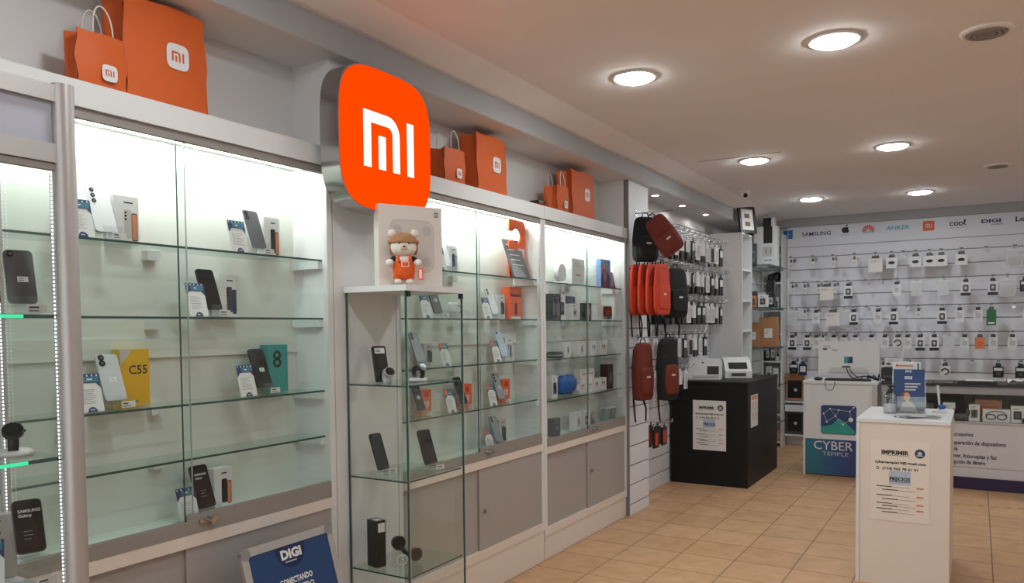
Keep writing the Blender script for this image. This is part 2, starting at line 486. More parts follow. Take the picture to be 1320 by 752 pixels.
# ================================================================== DISPLAY CABINETS (front faces +X, local x = world Y, local y = into the wall)
def bay(y0, y1, shelves, bot, base, label, end_brackets=True, mid_clip=0.5):
    W = y1-y0
    t = thing('display_cabinet', label, 'display cabinet', (-2.37, y0, 0), 90, 'white wall display cabinets')
    s = 0.03
    b = MB()
    b.box(0, s, 0, 0.21, base-0.02, 2.19, LAM); b.box(W-s, W, 0, 0.21, base-0.02, 2.19, LAM)          # stiles and sides
    b.box(s, W-s, 0, 0.21, bot-0.085, bot-0.04, LAMW)                                          # counter rail
    b.box(s, W-s, 0, 0.21, base-0.02, base+0.03, LAMW)                                          # bottom rail
    b.build('carcass', t)
    b = MB(); b.box(s, W-s, 0.2, 0.21, bot-0.04, 2.19, PANELW); b.build('back_panel', t)
    b = MB(); b.box(s, W-s, 0.186, 0.199, 1.405, 1.475, PANELW); b.build('cable_cover', t)
    b = MB(); b.box(0.004, W-0.004, 0.006, 0.2, 0, base-0.02, LAMW); b.build('plinth', t)
    b = MB(); b.box(-0.0, W, -0.012, 0.21, 2.19, 2.27, LAM); b.build('cornice', t)
    b = MB(); b.box(s, W-s, 0.0, 0.03, 2.160, 2.189, ALUD); b.build('upper_track', t); b = MB(); b.box(s, W-s, -0.001, 0.026, bot-0.039, bot+0.008, ALUD); b.build('door_track', t)
    b = MB(); b.box(s, W-s, 0.027, 0.2, bot-0.039, bot-0.0125, PANELW); b.build('bottom_board', t)
    for k in range(2):
        x0, x1 = (s, W/2+0.02) if k == 0 else (W/2-0.02, W-s)
        yy = 0.016 if k == 0 else 0.006
        b = MB(); b.box(x0, x1, yy, yy+0.005, bot+0.008, 2.16, GLASS)
        e = x1 if k == 0 else x0
        b.box(e-0.001, e+0.001, yy-0.0005, yy+0.0055, bot+0.008, 2.16, GEDGE if k else VACE)
        d = b.build('glass_door', t)
        if k == 1:
            b = MB(); b.box(x0+0.002, x1, yy-0.006, yy+0.007, bot-0.02, bot+0.03, ALUD); b.build('door_rail', d)
            b = MB(); b.cyl((x0+0.09,yy-0.006,bot),(x0+0.09,yy-0.035,bot), 0.012, None, CHROME); b.box(x0+0.05,x0+0.13,yy-0.012,yy-0.006,bot-0.007,bot+0.007,CHROME); b.build('lock', d)
        yy = 0.02 if k == 0 else 0.008
        b = MB(); b.box(x0, x1, yy, yy+0.01, base+0.03, bot-0.085, GREYP); d = b.build('sliding_panel', t)
        if k == 1:
            b = MB(); b.cyl((x0+0.05,yy,0.47),(x0+0.05,yy-0.018,0.47), 0.011, None, CHROME); b.build('knob', d)
    for z in shelves:
        b = MB(); b.box(s+0.006, W-s-0.006, 0.024, 0.185, z-0.0095, z-0.0015, GSHELF, front=GEDGE); sh = b.build('glass_shelf', t)
        b = MB(); b.box(W-s-0.025, W-s, 0.03, 0.19, z-0.04, z-0.010, LAM); b.build('shelf_bracket', sh)
        b = MB(); b.box(W*mid_clip-0.03, W*mid_clip+0.02, 0.165, 0.2, z-0.045, z-0.010, LAM); b.build('shelf_bracket', sh)
    b = MB(); b.box(s+0.03, W-s-0.03, 0.11, 0.128, 2.183, 2.1885, LEDM); b.build('led_strip', t)
    for q in (0.3, 0.7):
        b = MB(); b.cyl((W*q,0.075,2.189),(W*q,0.075,2.180), 0.028, None, ALU); b.build('puck_light', t)
    return t
bay(1.02, 2.462, [1.80, 1.553, 1.245, 1.05], 0.822, 0.24, 'white glass-fronted cabinet under the big orange bags, beside the tall aluminium case')
bay(2.885, 4.338, [1.808, 1.556, 1.302, 1.048], 0.80, 0.22, 'white glass-fronted cabinet behind the freestanding glass tower')
bay(4.342, 5.695, [1.80, 1.552, 1.294, 1.022], 0.77, 0.175, 'white glass-fronted cabinet beside the hanging backpacks')

# ------------------------------------------------------------------ retail objects
def lt(y, z, x): return (x, y, z)                        # position along the cabinet run

def spec_card(pos, label, corner=None, w=0.078, h=0.125, rz=90, lean=14, group='price cards in the cabinets'):
    t = thing('spec_card', label, 'price card', pos, rz, group)
    b = MB(); b.T = Matrix.Rotation(R(-lean), 4, 'X')
    b.box(-w/2, w/2, 0, 0.0015, 0.001, h, PAPER)
    lines(b, -w*0.36, w*0.7, h*0.58, 8, h*0.05, -0.0006, INKG, 0.0014)
    b.build('card', t)
    b = MB(); b.T = Matrix.Rotation(R(-lean), 4, 'X')
    b.flat([(-w/2,h*0.62),(-w*0.3,h*0.76),(w*0.32,h*0.76),(w/2,h*0.62),(w/2,h),(-w/2,h)], -0.0008, NAVY)
    b.flat([(-w*0.2,h*0.78),(w*0.42,h*0.78),(w*0.46,h*0.93),(-w*0.24,h*0.93)], -0.0012, TEALP)
    for k in range(5): b.flat(ell(-w*0.42+w*0.2*k, h*0.955, 0.003, 0.003, 6), -0.0013, WHITE)
    lines(b, -w*0.05, w*0.25, h*0.84, 1, 0.01, -0.0016, WHITE, 0.004)
    if corner: b.flat([(-w/2,h*0.78),(-w*0.18,h*0.78),(-w*0.18,h),(-w/2,h)], -0.0018, corner)
    b.build('header', t)
    b = MB(); b.T = Matrix.Rotation(R(-lean), 4, 'X')
    b.flat([(w*0.2*math.cos(R(a)), 0.001+h*0.13*math.sin(R(a))) for a in range(0,181,15)], -0.0009, NAVY)
    lines(b, -w*0.1, w*0.22, h*0.05, 1, 0.01, -0.0012, WHITE, 0.003)
    b.build('badge', t)
    b = MB(); b.T = Matrix.Rotation(R(-lean), 4, 'X'); b.box(-w/2-0.002, w/2+0.002, 0.002, 0.004, 0.002, h+0.003, ACRY)
    b.T = Matrix.Identity(4); b.box(-w/2-0.002, w/2+0.002, 0.003, 0.05, 0, 0.002, ACRY); b.build('holder', t)
    return t

def phone(pos, label, m, w=0.076, h=0.163, rz=90, lean=20, lift=0.028, cams=0, camx=-0.55, camr=0.0075, frame=None, sticker=False, words=None, group='phones on show', notch=False, square=False):
    t = thing('smartphone', label, 'phone', pos, rz, group)
    B = Matrix.Translation((0, 0, lift)) @ Matrix.Rotation(R(-lean), 4, 'X')
    b = MB(); b.T = B; b.prism(rrect(-w/2, w/2, 0, h, 0.011), 0, 0.008, m, frame or m, True); b.build('body', t)
    b = MB(); b.T = B; b.flat(rrect(-w/2+0.002, w/2-0.002, 0.002, h-0.002, 0.010), -0.0004, m if cams else SCREEN)
    if words:
        for i, wd in enumerate(words): text(b, wd, -w*0.32, h*(0.76-0.085*i), 0.0075, -0.0008, WHITE, 'LEFT', 0.02)
        lines(b, -w*0.2, w*0.4, h*0.4, 3, h*0.07, -0.0008, INKG, 0.002)
    if sticker:
        b.rect(-0.008, 0.016, h*0.4, h*0.5, -0.0009, PAPER); lines(b, -0.005, 0.016, h*0.46, 2, 0.005, -0.0012, INK, 0.0014)
    b.build('back_glass' if cams else 'screen', t)
    if cams and square:
        b = MB(); b.T = B; b.prism(rrect(-w*0.42, w*0.02, h*0.76, h*0.96, 0.008), -0.002, 0, LENS); b.build('camera_plate', t)
    for k in range(cams):
        b = MB(); b.T = B; cz = h*0.92-k*0.0195; cx = w/2*camx
        b.cyl((cx,0,cz),(cx,-0.003,cz), camr, None, LENS, 14); b.cyl((cx,-0.003,cz),(cx,-0.0034,cz), camr*0.55, None, GREYPH, 10); b.build('camera_lens', t)
    return t

def stand(pos, label, rz=90, lean=20, tagx=0.02, lift=0.028, group='clear phone stands'):
    t = thing('phone_stand', label, 'phone stand', pos, rz, group)
    B = Matrix.Translation((0, 0, lift)) @ Matrix.Rotation(R(-lean), 4, 'X')
    b = MB(); b.T = B; b.box(-0.03, 0.03, 0.0095, 0.0115, -0.012, 0.10, ACRY)
    b.T = Matrix.Identity(4); b.box(-0.034, 0.034, -0.03, 0.07, 0, 0.003, ACRY); b.box(-0.034,0.034,-0.032,-0.030,0,0.045,ACRY); b.box(-0.03,0.03,-0.03,0.012,lift-0.0085,lift-0.0045,ACRY); b.build('easel', t)
    b = MB(); b.box(tagx-0.024, tagx+0.024, -0.0345, -0.033, 0.004, 0.025, PAPER)
    lines(b, tagx-0.02, 0.03, 0.016, 1, 0.006, -0.0352, INK, 0.004); lines(b, tagx-0.02, 0.036, 0.008, 1, 0.006, -0.0352, INKG, 0.003)
    b.build('price_tag', t)
    return t

def carton(pos, label, w, h, d, m, rz=90, side=None, art=None, group='boxes in the cabinets', name='phone_box', cat='box'):
    t = thing(name, label, cat, pos, rz, group)
    b = MB(); b.box(-w/2, w/2, 0, d, 0, h, m); 
    if side: b.add([(w/2+0.0004,0,0.002),(w/2+0.0004,d,0.002),(w/2+0.0004,d,h-0.002),(w/2+0.0004,0,h-0.002)], [(0,1,2,3)], side)
    b.build('carton', t)
    if art:
        b = MB(); art(b, w, h); b.build('printed_front', t)
    return t

def art_phone(back, front=None):
    def f(b, w, h):
        b.flat(rrect(-w*0.1, w*0.2, h*0.12, h*0.72, 0.006), -0.0006, back)
        b.flat(rrect(w*0.2, w*0.44, h*0.08, h*0.66, 0.006), -0.0008, INK)
        if front: b.flat(rrect(w*0.22, w*0.42, h*0.1, h*0.64, 0.005), -0.0011, front)
        for k in range(3): b.flat(ell(-w*0.04, h*(0.66-0.07*k), 0.004, 0.004, 10), -0.0011, LENS)
        lines(b, -w*0.1, w*0.5, h*0.85, 1, 0.01, -0.0007, INK, 0.005)
    return f
def art_word(s_, hh, m, zf=0.5, bold=0.01, extra=None):
    def f(b, w, h):
        text(b, s_, 0.0, h*zf, hh, -0.0008, m, bold=bold)
        if extra: extra(b, w, h)
    return f
def art_dark(m1, m2):
    def f(b, w, h):
        b.flat(rrect(-w*0.3, w*0.3, h*0.2, h*0.7, 0.006), -0.0007, m1)
        b.flat(ell(0, h*0.45, w*0.18, h*0.14), -0.001, m2)
        lines(b, -w*0.3, w*0.5, h*0.85, 2, h*0.06, -0.0007, INKG, 0.004)
    return f
def art_buds(b, w, h):
    for k in (-1, 1):
        b.flat(ell(k*w*0.14, h*0.6, w*0.08, h*0.1), -0.0007, INK); b.rect(k*w*0.14-0.003, k*w*0.14+0.003, h*0.3, h*0.6, -0.0007, INK)
    lines(b, -w*0.35, w*0.3, h*0.86, 1, 0.01, -0.0007, INKG, 0.003)
def art_ten(b, w, h):
    b.flat(ell(0, h*0.78, w*0.22, h*0.12), -0.0007, RED)
    text(b, '10', 0, h*0.28, h*0.26, -0.0008, WHITE, bold=0.03)
def c55(b, w, h):
    text(b, 'C55', 0.012, h*0.56, 0.03, -0.0008, INK, bold=0.012, width=w*0.62)
    b.flat([(-w*0.5,h*0.72),(-w*0.5,h),(-w*0.05,h)], -0.0007, VAC)
    b.rect(-w*0.25, w*0.1, h*0.06, h*0.09, -0.0007, INKG)
def eight(b, w, h): text(b, '8', -0.005, h*0.52, 0.07, -0.0008, INK, bold=0.01)

XC, XP, XB = -2.415, -2.455, -2.505
def show(y, z, where, card=None, ph=None, box=None):
    if card:
        yc, corner = card
        spec_card((XC, yc, z), 'white price card with blue header ' + where, corner)
    if ph:
        yp, desc, kw = ph
        phone((XP, yp, z), desc + ' ' + where, **kw)
        stand((XP, yp, z), 'clear phone stand with small price tag ' + where)
    if box:
        yb, desc, w, h, m, art, side = box
        carton((XB, yb, z), desc + ' ' + where, w, h, 0.045, m, 90, side, art)

S = 'in the big-bag cabinet'
show(1.5, 1.80, 'on the top shelf beside the aluminium post', (1.412, None), (1.515, 'silver phone with three lenses', dict(m=SILVERPH, cams=3)), (1.615, 'white box printed with a silver phone', 0.09, 0.165, WHITE, art_phone(VAC, PEACH), PEACH))
show(2.1, 1.80, 'on the top shelf next to the lit sign', (2.02, None), (2.145, 'graphite phone with silver rim', dict(m=GREYPH, cams=2, frame=SILVERPH)), (2.255, 'white box printed with a black phone', 0.08, 0.165, WHITE, art_phone(BLACK, PEACH), PEACH))
show(1.9, 1.553, 'on the second shelf below the orange bags', (1.83, None), (1.925, 'black phone showing its screen', dict(m=BLACK)), (2.03, 'white box printed with a dark phone', 0.085, 0.165, WHITE, art_phone(GREYPH, NAVY), NAVY))
show(1.5, 1.245, 'on the third shelf beside the yellow box', (1.425, ORCARD), (1.53, 'pearly white phone with two big lenses', dict(m=SILVERPH, cams=2, camr=0.0105, sticker=True)), (1.63, 'bright yellow box marked C55', 0.11, 0.195, YELLOW, c55, None))
show(2.2, 1.245, 'on the third shelf beside the teal box', (2.045, None), (2.16, 'black phone with white sticker', dict(m=BLACK, cams=1, camx=0.2, camr=0.005, sticker=True)), (2.272, 'teal box marked with a large 8', 0.105, 0.195, TEAL, eight, None))
show(1.9, 0.815, 'on the cabinet floor above the leaning blue poster', (1.77, None), (1.875, 'black phone with printed film', dict(m=BLACK, words=['SAMSUNG', 'Galaxy'])), (1.985, 'white box printed with two black phones', 0.085, 0.155, WHITE, art_phone(BLACK, PEACH), PEACH))

S2 = 'in the cabinet behind the glass tower'
show(3.4, 1.808, 'on the top shelf behind the grey carton', (3.325, None), (3.43, 'pale silver phone', dict(m=SILVERPH, cams=2)), (3.545, 'white box with blue speckled print', 0.085, 0.15, WHITE, art_phone(NAVY, BLUEPH), None))
show(3.3, 1.556, 'under the top board of the glass tower', (3.19, None), (3.34, 'dark grey phone with sticker', dict(m=GREYPH, cams=1, sticker=True)), None)
show(3.9, 1.556, 'on the second shelf by the orange carton', (3.765, None), (3.91, 'white phone with a dark lens plate', dict(m=SILVERPH, cams=2, square=False, sticker=True)), (4.05, 'white box seen edge on', 0.08, 0.15, WHITE, art_phone(GREYPH), None))
show(3.2, 1.302, 'on the third shelf seen through the glass tower', (3.355, ORCARD), (3.185, 'grey phone without case', dict(m=STEELPH, cams=2)), (3.305, 'pale box with dark phone print', 0.075, 0.12, VAC, art_phone(GREYPH), None))
show(4.0, 1.302, 'on the third shelf under the orange carton', (3.865, ORCARD), (4.01, 'light blue phone with round lens', dict(m=BLUEPH, cams=1)), (4.13, 'white box with blue phone print', 0.08, 0.14, WHITE, art_phone(BLUEPH, NAVY), None))
show(3.2, 1.048, 'on the fourth shelf seen through the glass tower', (3.40, ORCARD), (3.18, 'dark phone with screen film', dict(m=STEELPH, sticker=True)), (3.285, 'orange box marked 10', 0.085, 0.13, ORCARD, art_ten, None))
show(3.6, 1.048, 'on the fourth shelf by the tower edge', None, (3.565, 'plain grey phone', dict(m=STEELPH, cams=0)), (3.67, 'orange box marked 10', 0.09, 0.135, ORCARD, art_ten, None))
show(4.0, 1.048, 'on the fourth shelf next to the cabinet end', (3.815, ORCARD), (3.97, 'grey phone with three lenses', dict(m=STEELPH, cams=3, sticker=True)), (4.095, 'orange box marked 10', 0.09, 0.135, ORCARD, art_ten, None))
show(3.9, 0.79, 'on the cabinet floor behind the tower', (3.78, ORCARD), (3.94, 'slate grey phone', dict(m=STEELPH, cams=2)), (4.05, 'pale box with camera print', 0.085, 0.15, VAC, art_phone(GREYPH), None))

def charger(pos):
    t = thing('wall_charger', 'white plug charger with coiled black cable under the tower top board', 'charger', pos, 90)
    b = MB(); b.blob((0,0.03,0.06), (0.028,0.018,0.028), WHITE, 0.4, 0.4); b.box(-0.03,0.03,0.01,0.05,0,0.03,VAC); b.build('plug', t)
    b = MB(); b.tube([(0.03+0.04*math.cos(a/10*math.pi), 0.02, 0.05+0.022*math.sin(a/10*math.pi)) for a in range(20)], 0.0025, BLACK, 6, True); b.build('cable', t)
charger((-2.45, 3.50, 1.556))
# grey tilted board of text and the orange cut-out board behind it
t = thing('spec_board', 'grey tilted board of white text on the top shelf before orange cut-out', 'sign board', (-2.41, 4.155, 1.808), 90)
b = MB(); b.T = Matrix.Rotation(R(-20), 4, 'X'); b.box(-0.095, 0.095, 0, 0.012, 0.006, 0.255, GREYPH)
for k, wv in enumerate((0.10, 0.08, 0.12, 0.11, 0.13)): b.rect(-0.075, -0.075+wv, 0.215-0.033*k, 0.221-0.033*k, -0.0008, PAPER)
b.build('board', t)
t = thing('cutout_board', 'tall orange board with round notch on the top shelf', 'sign board', (-2.475, 4.20, 1.808), 90)
po = [(-0.1,0),(0.1,0),(0.1,0.35),(0.092,0.372),(0.07,0.385),(-0.10,0.385),(-0.10,0.312),(-0.055,0.312)] + [(-0.005+0.056*math.cos(R(a)), 0.283+0.05*math.sin(R(a))) for a in range(140,-141,-14)] + [(-0.055,0.252),(-0.10,0.24)]
po = [(x, z*0.94) for x, z in po]
b = MB(); b.prism(po, 0, 0.012, ORCARD); b.build('board', t)
b = MB(); b.rect(0.01, 0.085, 0.10, 0.19, -0.001, PAPER); lines(b, 0.02, 0.05, 0.17, 4, 0.016, -0.002, INKG, 0.004); b.build('label', t)
def art_oc(b, w, h):
    b.rect(-w*0.42, w*0.42, h*0.70, h*0.78, -0.0007, INK); text(b, 'mi', 0, h*0.84, h*0.08, -0.0008, WHITE)
    b.flat(rrect(-w*0.1, w*0.1, h*0.12, h*0.5, 0.008), -0.0008, LENS)
    b.rect(-w*0.4, w*0.4, 0, h*0.08, -0.0008, PAPER)
carton((-2.49, 4.20, 1.556), 'orange carton with black stripe and bottle print on the second shelf', 0.15, 0.20, 0.06, ORCARD, 90, None, art_oc)

# third cabinet
def simple(y, z, label, w, h, d, m, art=None, x=-2.44, rz=90, name='product_box', side=None):
    return carton((x, y, z), label, w, h, d, m, rz, side, art, 'products in the cabinet by the backpacks', name)
def art_lines(b, w, h):
    lines(b, -w*0.3, w*0.5, h*0.8, 2, h*0.08, -0.0007, INKG, 0.004); b.rect(-w*0.25, w*0.2, h*0.35, h*0.42, -0.0007, PEACH)
simple(4.99, 1.80, 'large white box on the top shelf by the glass seam', 0.20, 0.185, 0.10, WHITE, art_lines)
t = thing('fan_heater', 'round white disc standing beside the large white box', 'gadget', (-2.47, 4.76, 1.80), 90)
b = MB(); b.lathe([(0.045,0),(0.05,0.01),(0.03,0.016)], (0,0,0), WHITE); b.build('foot', t)
b = MB(); b.cyl((0,-0.02,0.075),(0,0.015,0.075), 0.062, 0.058, WHITE, 24); b.build('disc', t)
def art_col(b, w, h):
    b.flat([(-w*0.5,0),(w*0.5,0),(w*0.5,h*0.4),(-w*0.2,h*0.7),(-w*0.5,h*0.6)], -0.0007, NAVY); b.flat(ell(-w*0.1,h*0.4,w*0.2,h*0.2), -0.001, TEALP); b.flat([(-w*0.5,h*0.4),(-w*0.1,h*0.8),(-w*0.4,h*0.9)], -0.0012, PEACH)
simple(5.42, 1.80, 'colourful blue box with peach print on the top shelf', 0.17, 0.21, 0.04, mat('sky_print',(96,140,190),0.5), art_col, -2.42)
t = thing('tablet', 'small tablet with dark bezel and sunset picture', 'tablet', (-2.44, 5.555, 1.803), 90)
b = MB(); b.T = Matrix.Rotation(R(-12),4,'X'); b.prism(rrect(-0.10,0.10,0,0.128,0.008),0,0.008,BLACK); b.build('body', t)
b = MB(); b.T = Matrix.Rotation(R(-12),4,'X'); b.rect(-0.085,0.085,0.014,0.114,-0.0007,TEALP); b.flat([(-0.085,0.06),(-0.02,0.03),(0.05,0.114),(-0.085,0.114)],-0.001,PEACH); b.build('screen', t)
for i, y in enumerate((4.60, 4.66, 4.72)):
    m = [BLACK, GREYPH, WHITE][i]
    simple(y, 1.552, ['black upright accessory box first in the second-shelf row', 'graphite upright accessory box second in the second-shelf row', 'white upright box with black panel, third in the second-shelf row'][i], 0.05+0.02*i, 0.175, 0.09, m, art_dark(INK if i == 2 else INKG, GREYPH), -2.43)
simple(4.90, 1.552, 'white box with grey speaker print on the second shelf', 0.10, 0.115, 0.05, WHITE, art_dark(VAC, GREYPH), -2.425)
simple(4.99, 1.552, 'blue box standing behind the white speaker box', 0.13, 0.17, 0.04, NAVY, art_dark(TEALP, NAVY), -2.50)
simple(5.16, 1.552, 'small black box leaning by the glass seam', 0.09, 0.125, 0.05, BLACK, art_dark(INKG, PEACH), -2.44)
def art_watch(b, w, h): b.flat(rrect(-w*0.15, w*0.48, h*0.08, h*0.92, 0.02), -0.0007, INK); b.flat(ell(w*0.2, h*0.5, w*0.12, h*0.22), -0.001, RED)
simple(5.45, 1.552, 'wide white box with dark oval and red spot', 0.26, 0.115, 0.08, WHITE, art_watch, -2.44)
t = thing('speaker_puck', 'black round speaker puck on the third shelf', 'speaker', (-2.465, 4.67, 1.294), 90)
b = MB(); b.lathe([(0.05,0),(0.06,0.008),(0.06,0.03),(0.05,0.042),(0.0,0.044)], (0,0,0), BLACK, 24); b.build('body', t)
b = MB(); b.lathe([(0.0605,0.014),(0.0625,0.016),(0.0625,0.022),(0.0605,0.024)], (0,0,0), ALUD, 24); b.build('band', t)
def art_g(b, w, h): b.flat(rrect(-w*0.2, w*0.25, h*0.2, h*0.75, 0.01), -0.0007, VAC); b.flat(ell(0.0,h*0.45,w*0.08,h*0.16),-0.001,INK); lines(b,-w*0.4,w*0.3,h*0.88,1,0.01,-0.0007,INKG,0.003)
for i, (y, w, lab) in enumerate([(4.82,0.10,'first'),(5.04,0.11,'second'),(5.24,0.11,'third'),(5.42,0.13,'fourth')]):
    simple(y, 1.294, 'white earphone box on the third shelf, %s in the row' % lab, w, 0.105, 0.05, WHITE, art_buds if i > 1 else art_g)
simple(4.62, 1.022, 'narrow white gadget box on the fourth shelf by the cabinet side', 0.08, 0.155, 0.04, WHITE, art_dark(GREYPH, INK))
t = thing('blue_pouch', 'crumpled bright blue pouch with white tag on the fourth shelf', 'pouch', (-2.45, 4.85, 1.022), 90)
b = MB(); b.blob((0,0.02,0.078), (0.12,0.035,0.065), BLUEB, 0.6, 0.5, 20, 10, lambda x,y,z: (x+0.15*z, y, z*(1+0.15*math.sin(x*60)))); b.build('bag', t)
b = MB(); b.box(0.08,0.12,-0.022,-0.018,0.03,0.07,PAPER); b.build('label', t)
for i, y in enumerate((5.05, 5.17, 5.29, 5.41)):
    simple(y, 1.022, 'white small earbud box, %s in the bottom stack row' % ORD[i], 0.115, 0.095, 0.05, WHITE, art_buds)
for i, y in enumerate((5.07, 5.19)):
    simple(y, 1.118, 'white flat earbud box lying on the stack, %s of two' % ORD[i], 0.115, 0.075, 0.05, CARTON, art_buds)
simple(5.54, 1.022, 'tall black box with grey print on the fourth shelf', 0.11, 0.19, 0.06, BLACK, art_dark(GREYPH, INKG))
simple(4.65, 0.765, 'dark patterned upright box on the cabinet floor', 0.09, 0.12, 0.05, GREYPH, art_dark(NAVY, INKG))
simple(4.98, 0.765, 'white box with pale print on the cabinet floor', 0.10, 0.13, 0.05, WHITE, art_g)
simple(5.12, 0.765, 'white box with blue strip on the cabinet floor', 0.11, 0.13, 0.05, WHITE, art_dark(NAVY, VAC))
t = thing('wedge_stand', 'grey wedge shaped stand on the cabinet floor by the seam', 'stand', (-2.42, 5.28, 0.765), 90)
b = MB(); b.add([(-0.05,-0.01,0),(0.05,-0.01,0),(0.05,0.09,0),(-0.05,0.09,0),(-0.05,0.06,0.095),(0.05,0.06,0.095)], [(0,3,2,1),(0,1,5,4),(2,3,4,5),(0,4,3),(1,2,5)], GREYPH); b.build('wedge', t)
b = MB(); b.add([(-0.04,-0.006,0.01),(0.04,-0.006,0.01),(0.04,0.05,0.085),(-0.04,0.05,0.085)], [(0,1,2,3)], INKG); b.build('screen', t)
for i, y in enumerate((5.50, 5.58, 5.66)):
    if i < 2:
        t = thing('plastic_cup', 'clear ribbed plastic cup on the cabinet floor, %s from the seam' % ORD[i], 'cup', (-2.45, y, 0.765), 90, 'clear cups')
        b = MB(); b.lathe([(0.026,0),(0.036,0.11),(0.038,0.11),(0.034,0.108),(0.024,0.003)], (0,0,0), CLEARP, 18); b.build('cup', t)
        b = MB(); b.lathe([(0.036,0.108),(0.0395,0.11),(0.0395,0.116),(0.036,0.117)], (0,0,0), WHITE, 18); b.build('rim', t)

# ================================================================== ORANGE PAPER BAGS ON THE CABINETS
def paper_bag(y, w, h, d, label, handles=True, x=-2.41, name='paper_bag', rz=90, open_top=True, wedge=0.0):
    t = thing(name, label, 'paper bag', (x, y, 2.271), rz, 'orange paper bags on the cabinets')
    b = MB()
    n = 6
    def fr(u, v):                       # front skin, slightly bowed
        return (-w/2+w*u+0.006*math.sin(v*9+u*3), 0.012*math.sin(u*math.pi)*-1*math.sin(v*math.pi)+wedge*v, h*v*(1-0.015*math.sin(u*7)))
    vs = [fr(i/n, j/n) for j in range(n+1) for i in range(n+1)]
    b.add(vs, [(j*(n+1)+i, j*(n+1)+i+1, (j+1)*(n+1)+i+1, (j+1)*(n+1)+i) for j in range(n) for i in range(n)], ORANGE, True)
    k = n+1
    fl, fr_, tl, tr = vs[0], vs[n], vs[n*k], vs[n*k+n]
    bl, br, btl, btr = (-w/2,d,0), (w/2,d,0), (-w/2,d,h*1.0), (w/2,d,h*1.0)
    gl, gr = (-w/2+0.02,d/2,h*0.3), (w/2-0.02,d/2,h*0.3)
    gtl, gtr = (-w/2+0.035,d/2,h*0.98), (w/2-0.035,d/2,h*0.98)
    left = [vs[j*k] for j in range(n+1)]; right = [vs[j*k+n] for j in range(n+1)]
    b.add([fl,tl,gtl,(-w/2,d/2,0)]+[bl,btl], [(0,3,2,1),(3,4,5,2)], ORANGE)
    b.add([fr_,tr,gtr,(w/2,d/2,0)]+[br,btr], [(0,1,2,3),(3,2,5,4)], ORANGE)
    b.add([bl,br,btr,btl], [(0,3,2,1)], ORANGE)
    b.add([fl,fr_,br,bl], [(0,3,2,1)], ORANGE)
    b.add([tl,tr,gtr,gtl,btl,btr], [(0,3,2,1),(3,4,5,2)] if not open_top else [], ORANGED)  # folded top takes the painted shading colour
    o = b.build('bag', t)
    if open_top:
        b = MB(); b.rect(-w/2+0.01, w/2-0.01, h*0.5, h*0.99, d-0.003, ORANGED); b.build('inner_shade', t)  # shading inside the open bag, painted as a darker panel
    b = MB(); s_ = 0.044 if h > 0.25 else 0.026
    cz = h*0.52 if h > 0.25 else h*0.32
    cx = w*0.1
    yy = -0.016+wedge*0.55
    b.flat(squircle(cx, cz, s_, s_, 4.0, 32), yy, WHITE); mi_logo(b, cx, cz, s_*0.78, yy-0.0008, ORANGE); b.build('logo', t)
    if handles:
        for yy in (0.004, d-0.004):
            b = MB(); hw = w*0.2; hh = h*0.55
            b.tube([(0.01-hw*math.cos(R(a)), yy+0.01*math.sin(R(a)), h*0.97+hh*math.sin(R(a))**0.8) for a in range(0,181,12)], 0.0028, CARTON, 6); b.build('handle', t)
    return t
paper_bag(1.485, 0.165, 0.18, 0.065, 'small orange bag with pale handles next to the largest orange bag')
paper_bag(1.725, 0.315, 0.355, 0.125, 'largest orange bag with folded top, standing above the first cabinet', False, open_top=False, wedge=0.012)
paper_bag(3.44, 0.19, 0.19, 0.10, 'small orange bag with handles beside the lit orange sign')
paper_bag(3.82, 0.31, 0.335, 0.125, 'tall orange bag without handles beside the lit orange sign', False, open_top=False, wedge=0.012)
paper_bag(4.70, 0.17, 0.185, 0.10, 'small orange bag with handles nearest the hanging backpacks')
paper_bag(5.03, 0.36, 0.33, 0.125, 'tall orange bag nearest the hanging backpacks', False, open_top=False, wedge=0.012)
t = thing('dark_red_carton', 'small dark red box on the cabinet beside the third little bag', 'box', (-2.46, 4.50, 2.271), 90)
b = MB(); b.box(-0.045,0.045,0,0.07,0,0.06,ORANGED); b.box(-0.046,0.046,-0.001,0.071,0.045,0.062,BLACK); b.build('carton', t)

# ================================================================== LIT SIGN
t = thing('light_box_sign', 'lit orange rounded-square sign with white letters on the pier', 'lit sign', (-2.2, 2.635, 2.305), 90)
b = MB(); b.prism(squircle(0,0,0.303,0.303,3.8,64), 0.0, 0.10, ALUD, CHROME, True); b.prism(squircle(0,0.02,0.14,0.2,3.8,32), 0.10, 0.17, ALUD); b.build('metal_case', t)
b = MB(); b.prism(squircle(0,0,0.298,0.298,3.8,64), -0.006, 0.0, SIGN_O); b.build('face', t)
b = MB(); mi_logo(b, 0.005, -0.005, 0.235, -0.0075, SIGN_W); b.build('lettering', t)

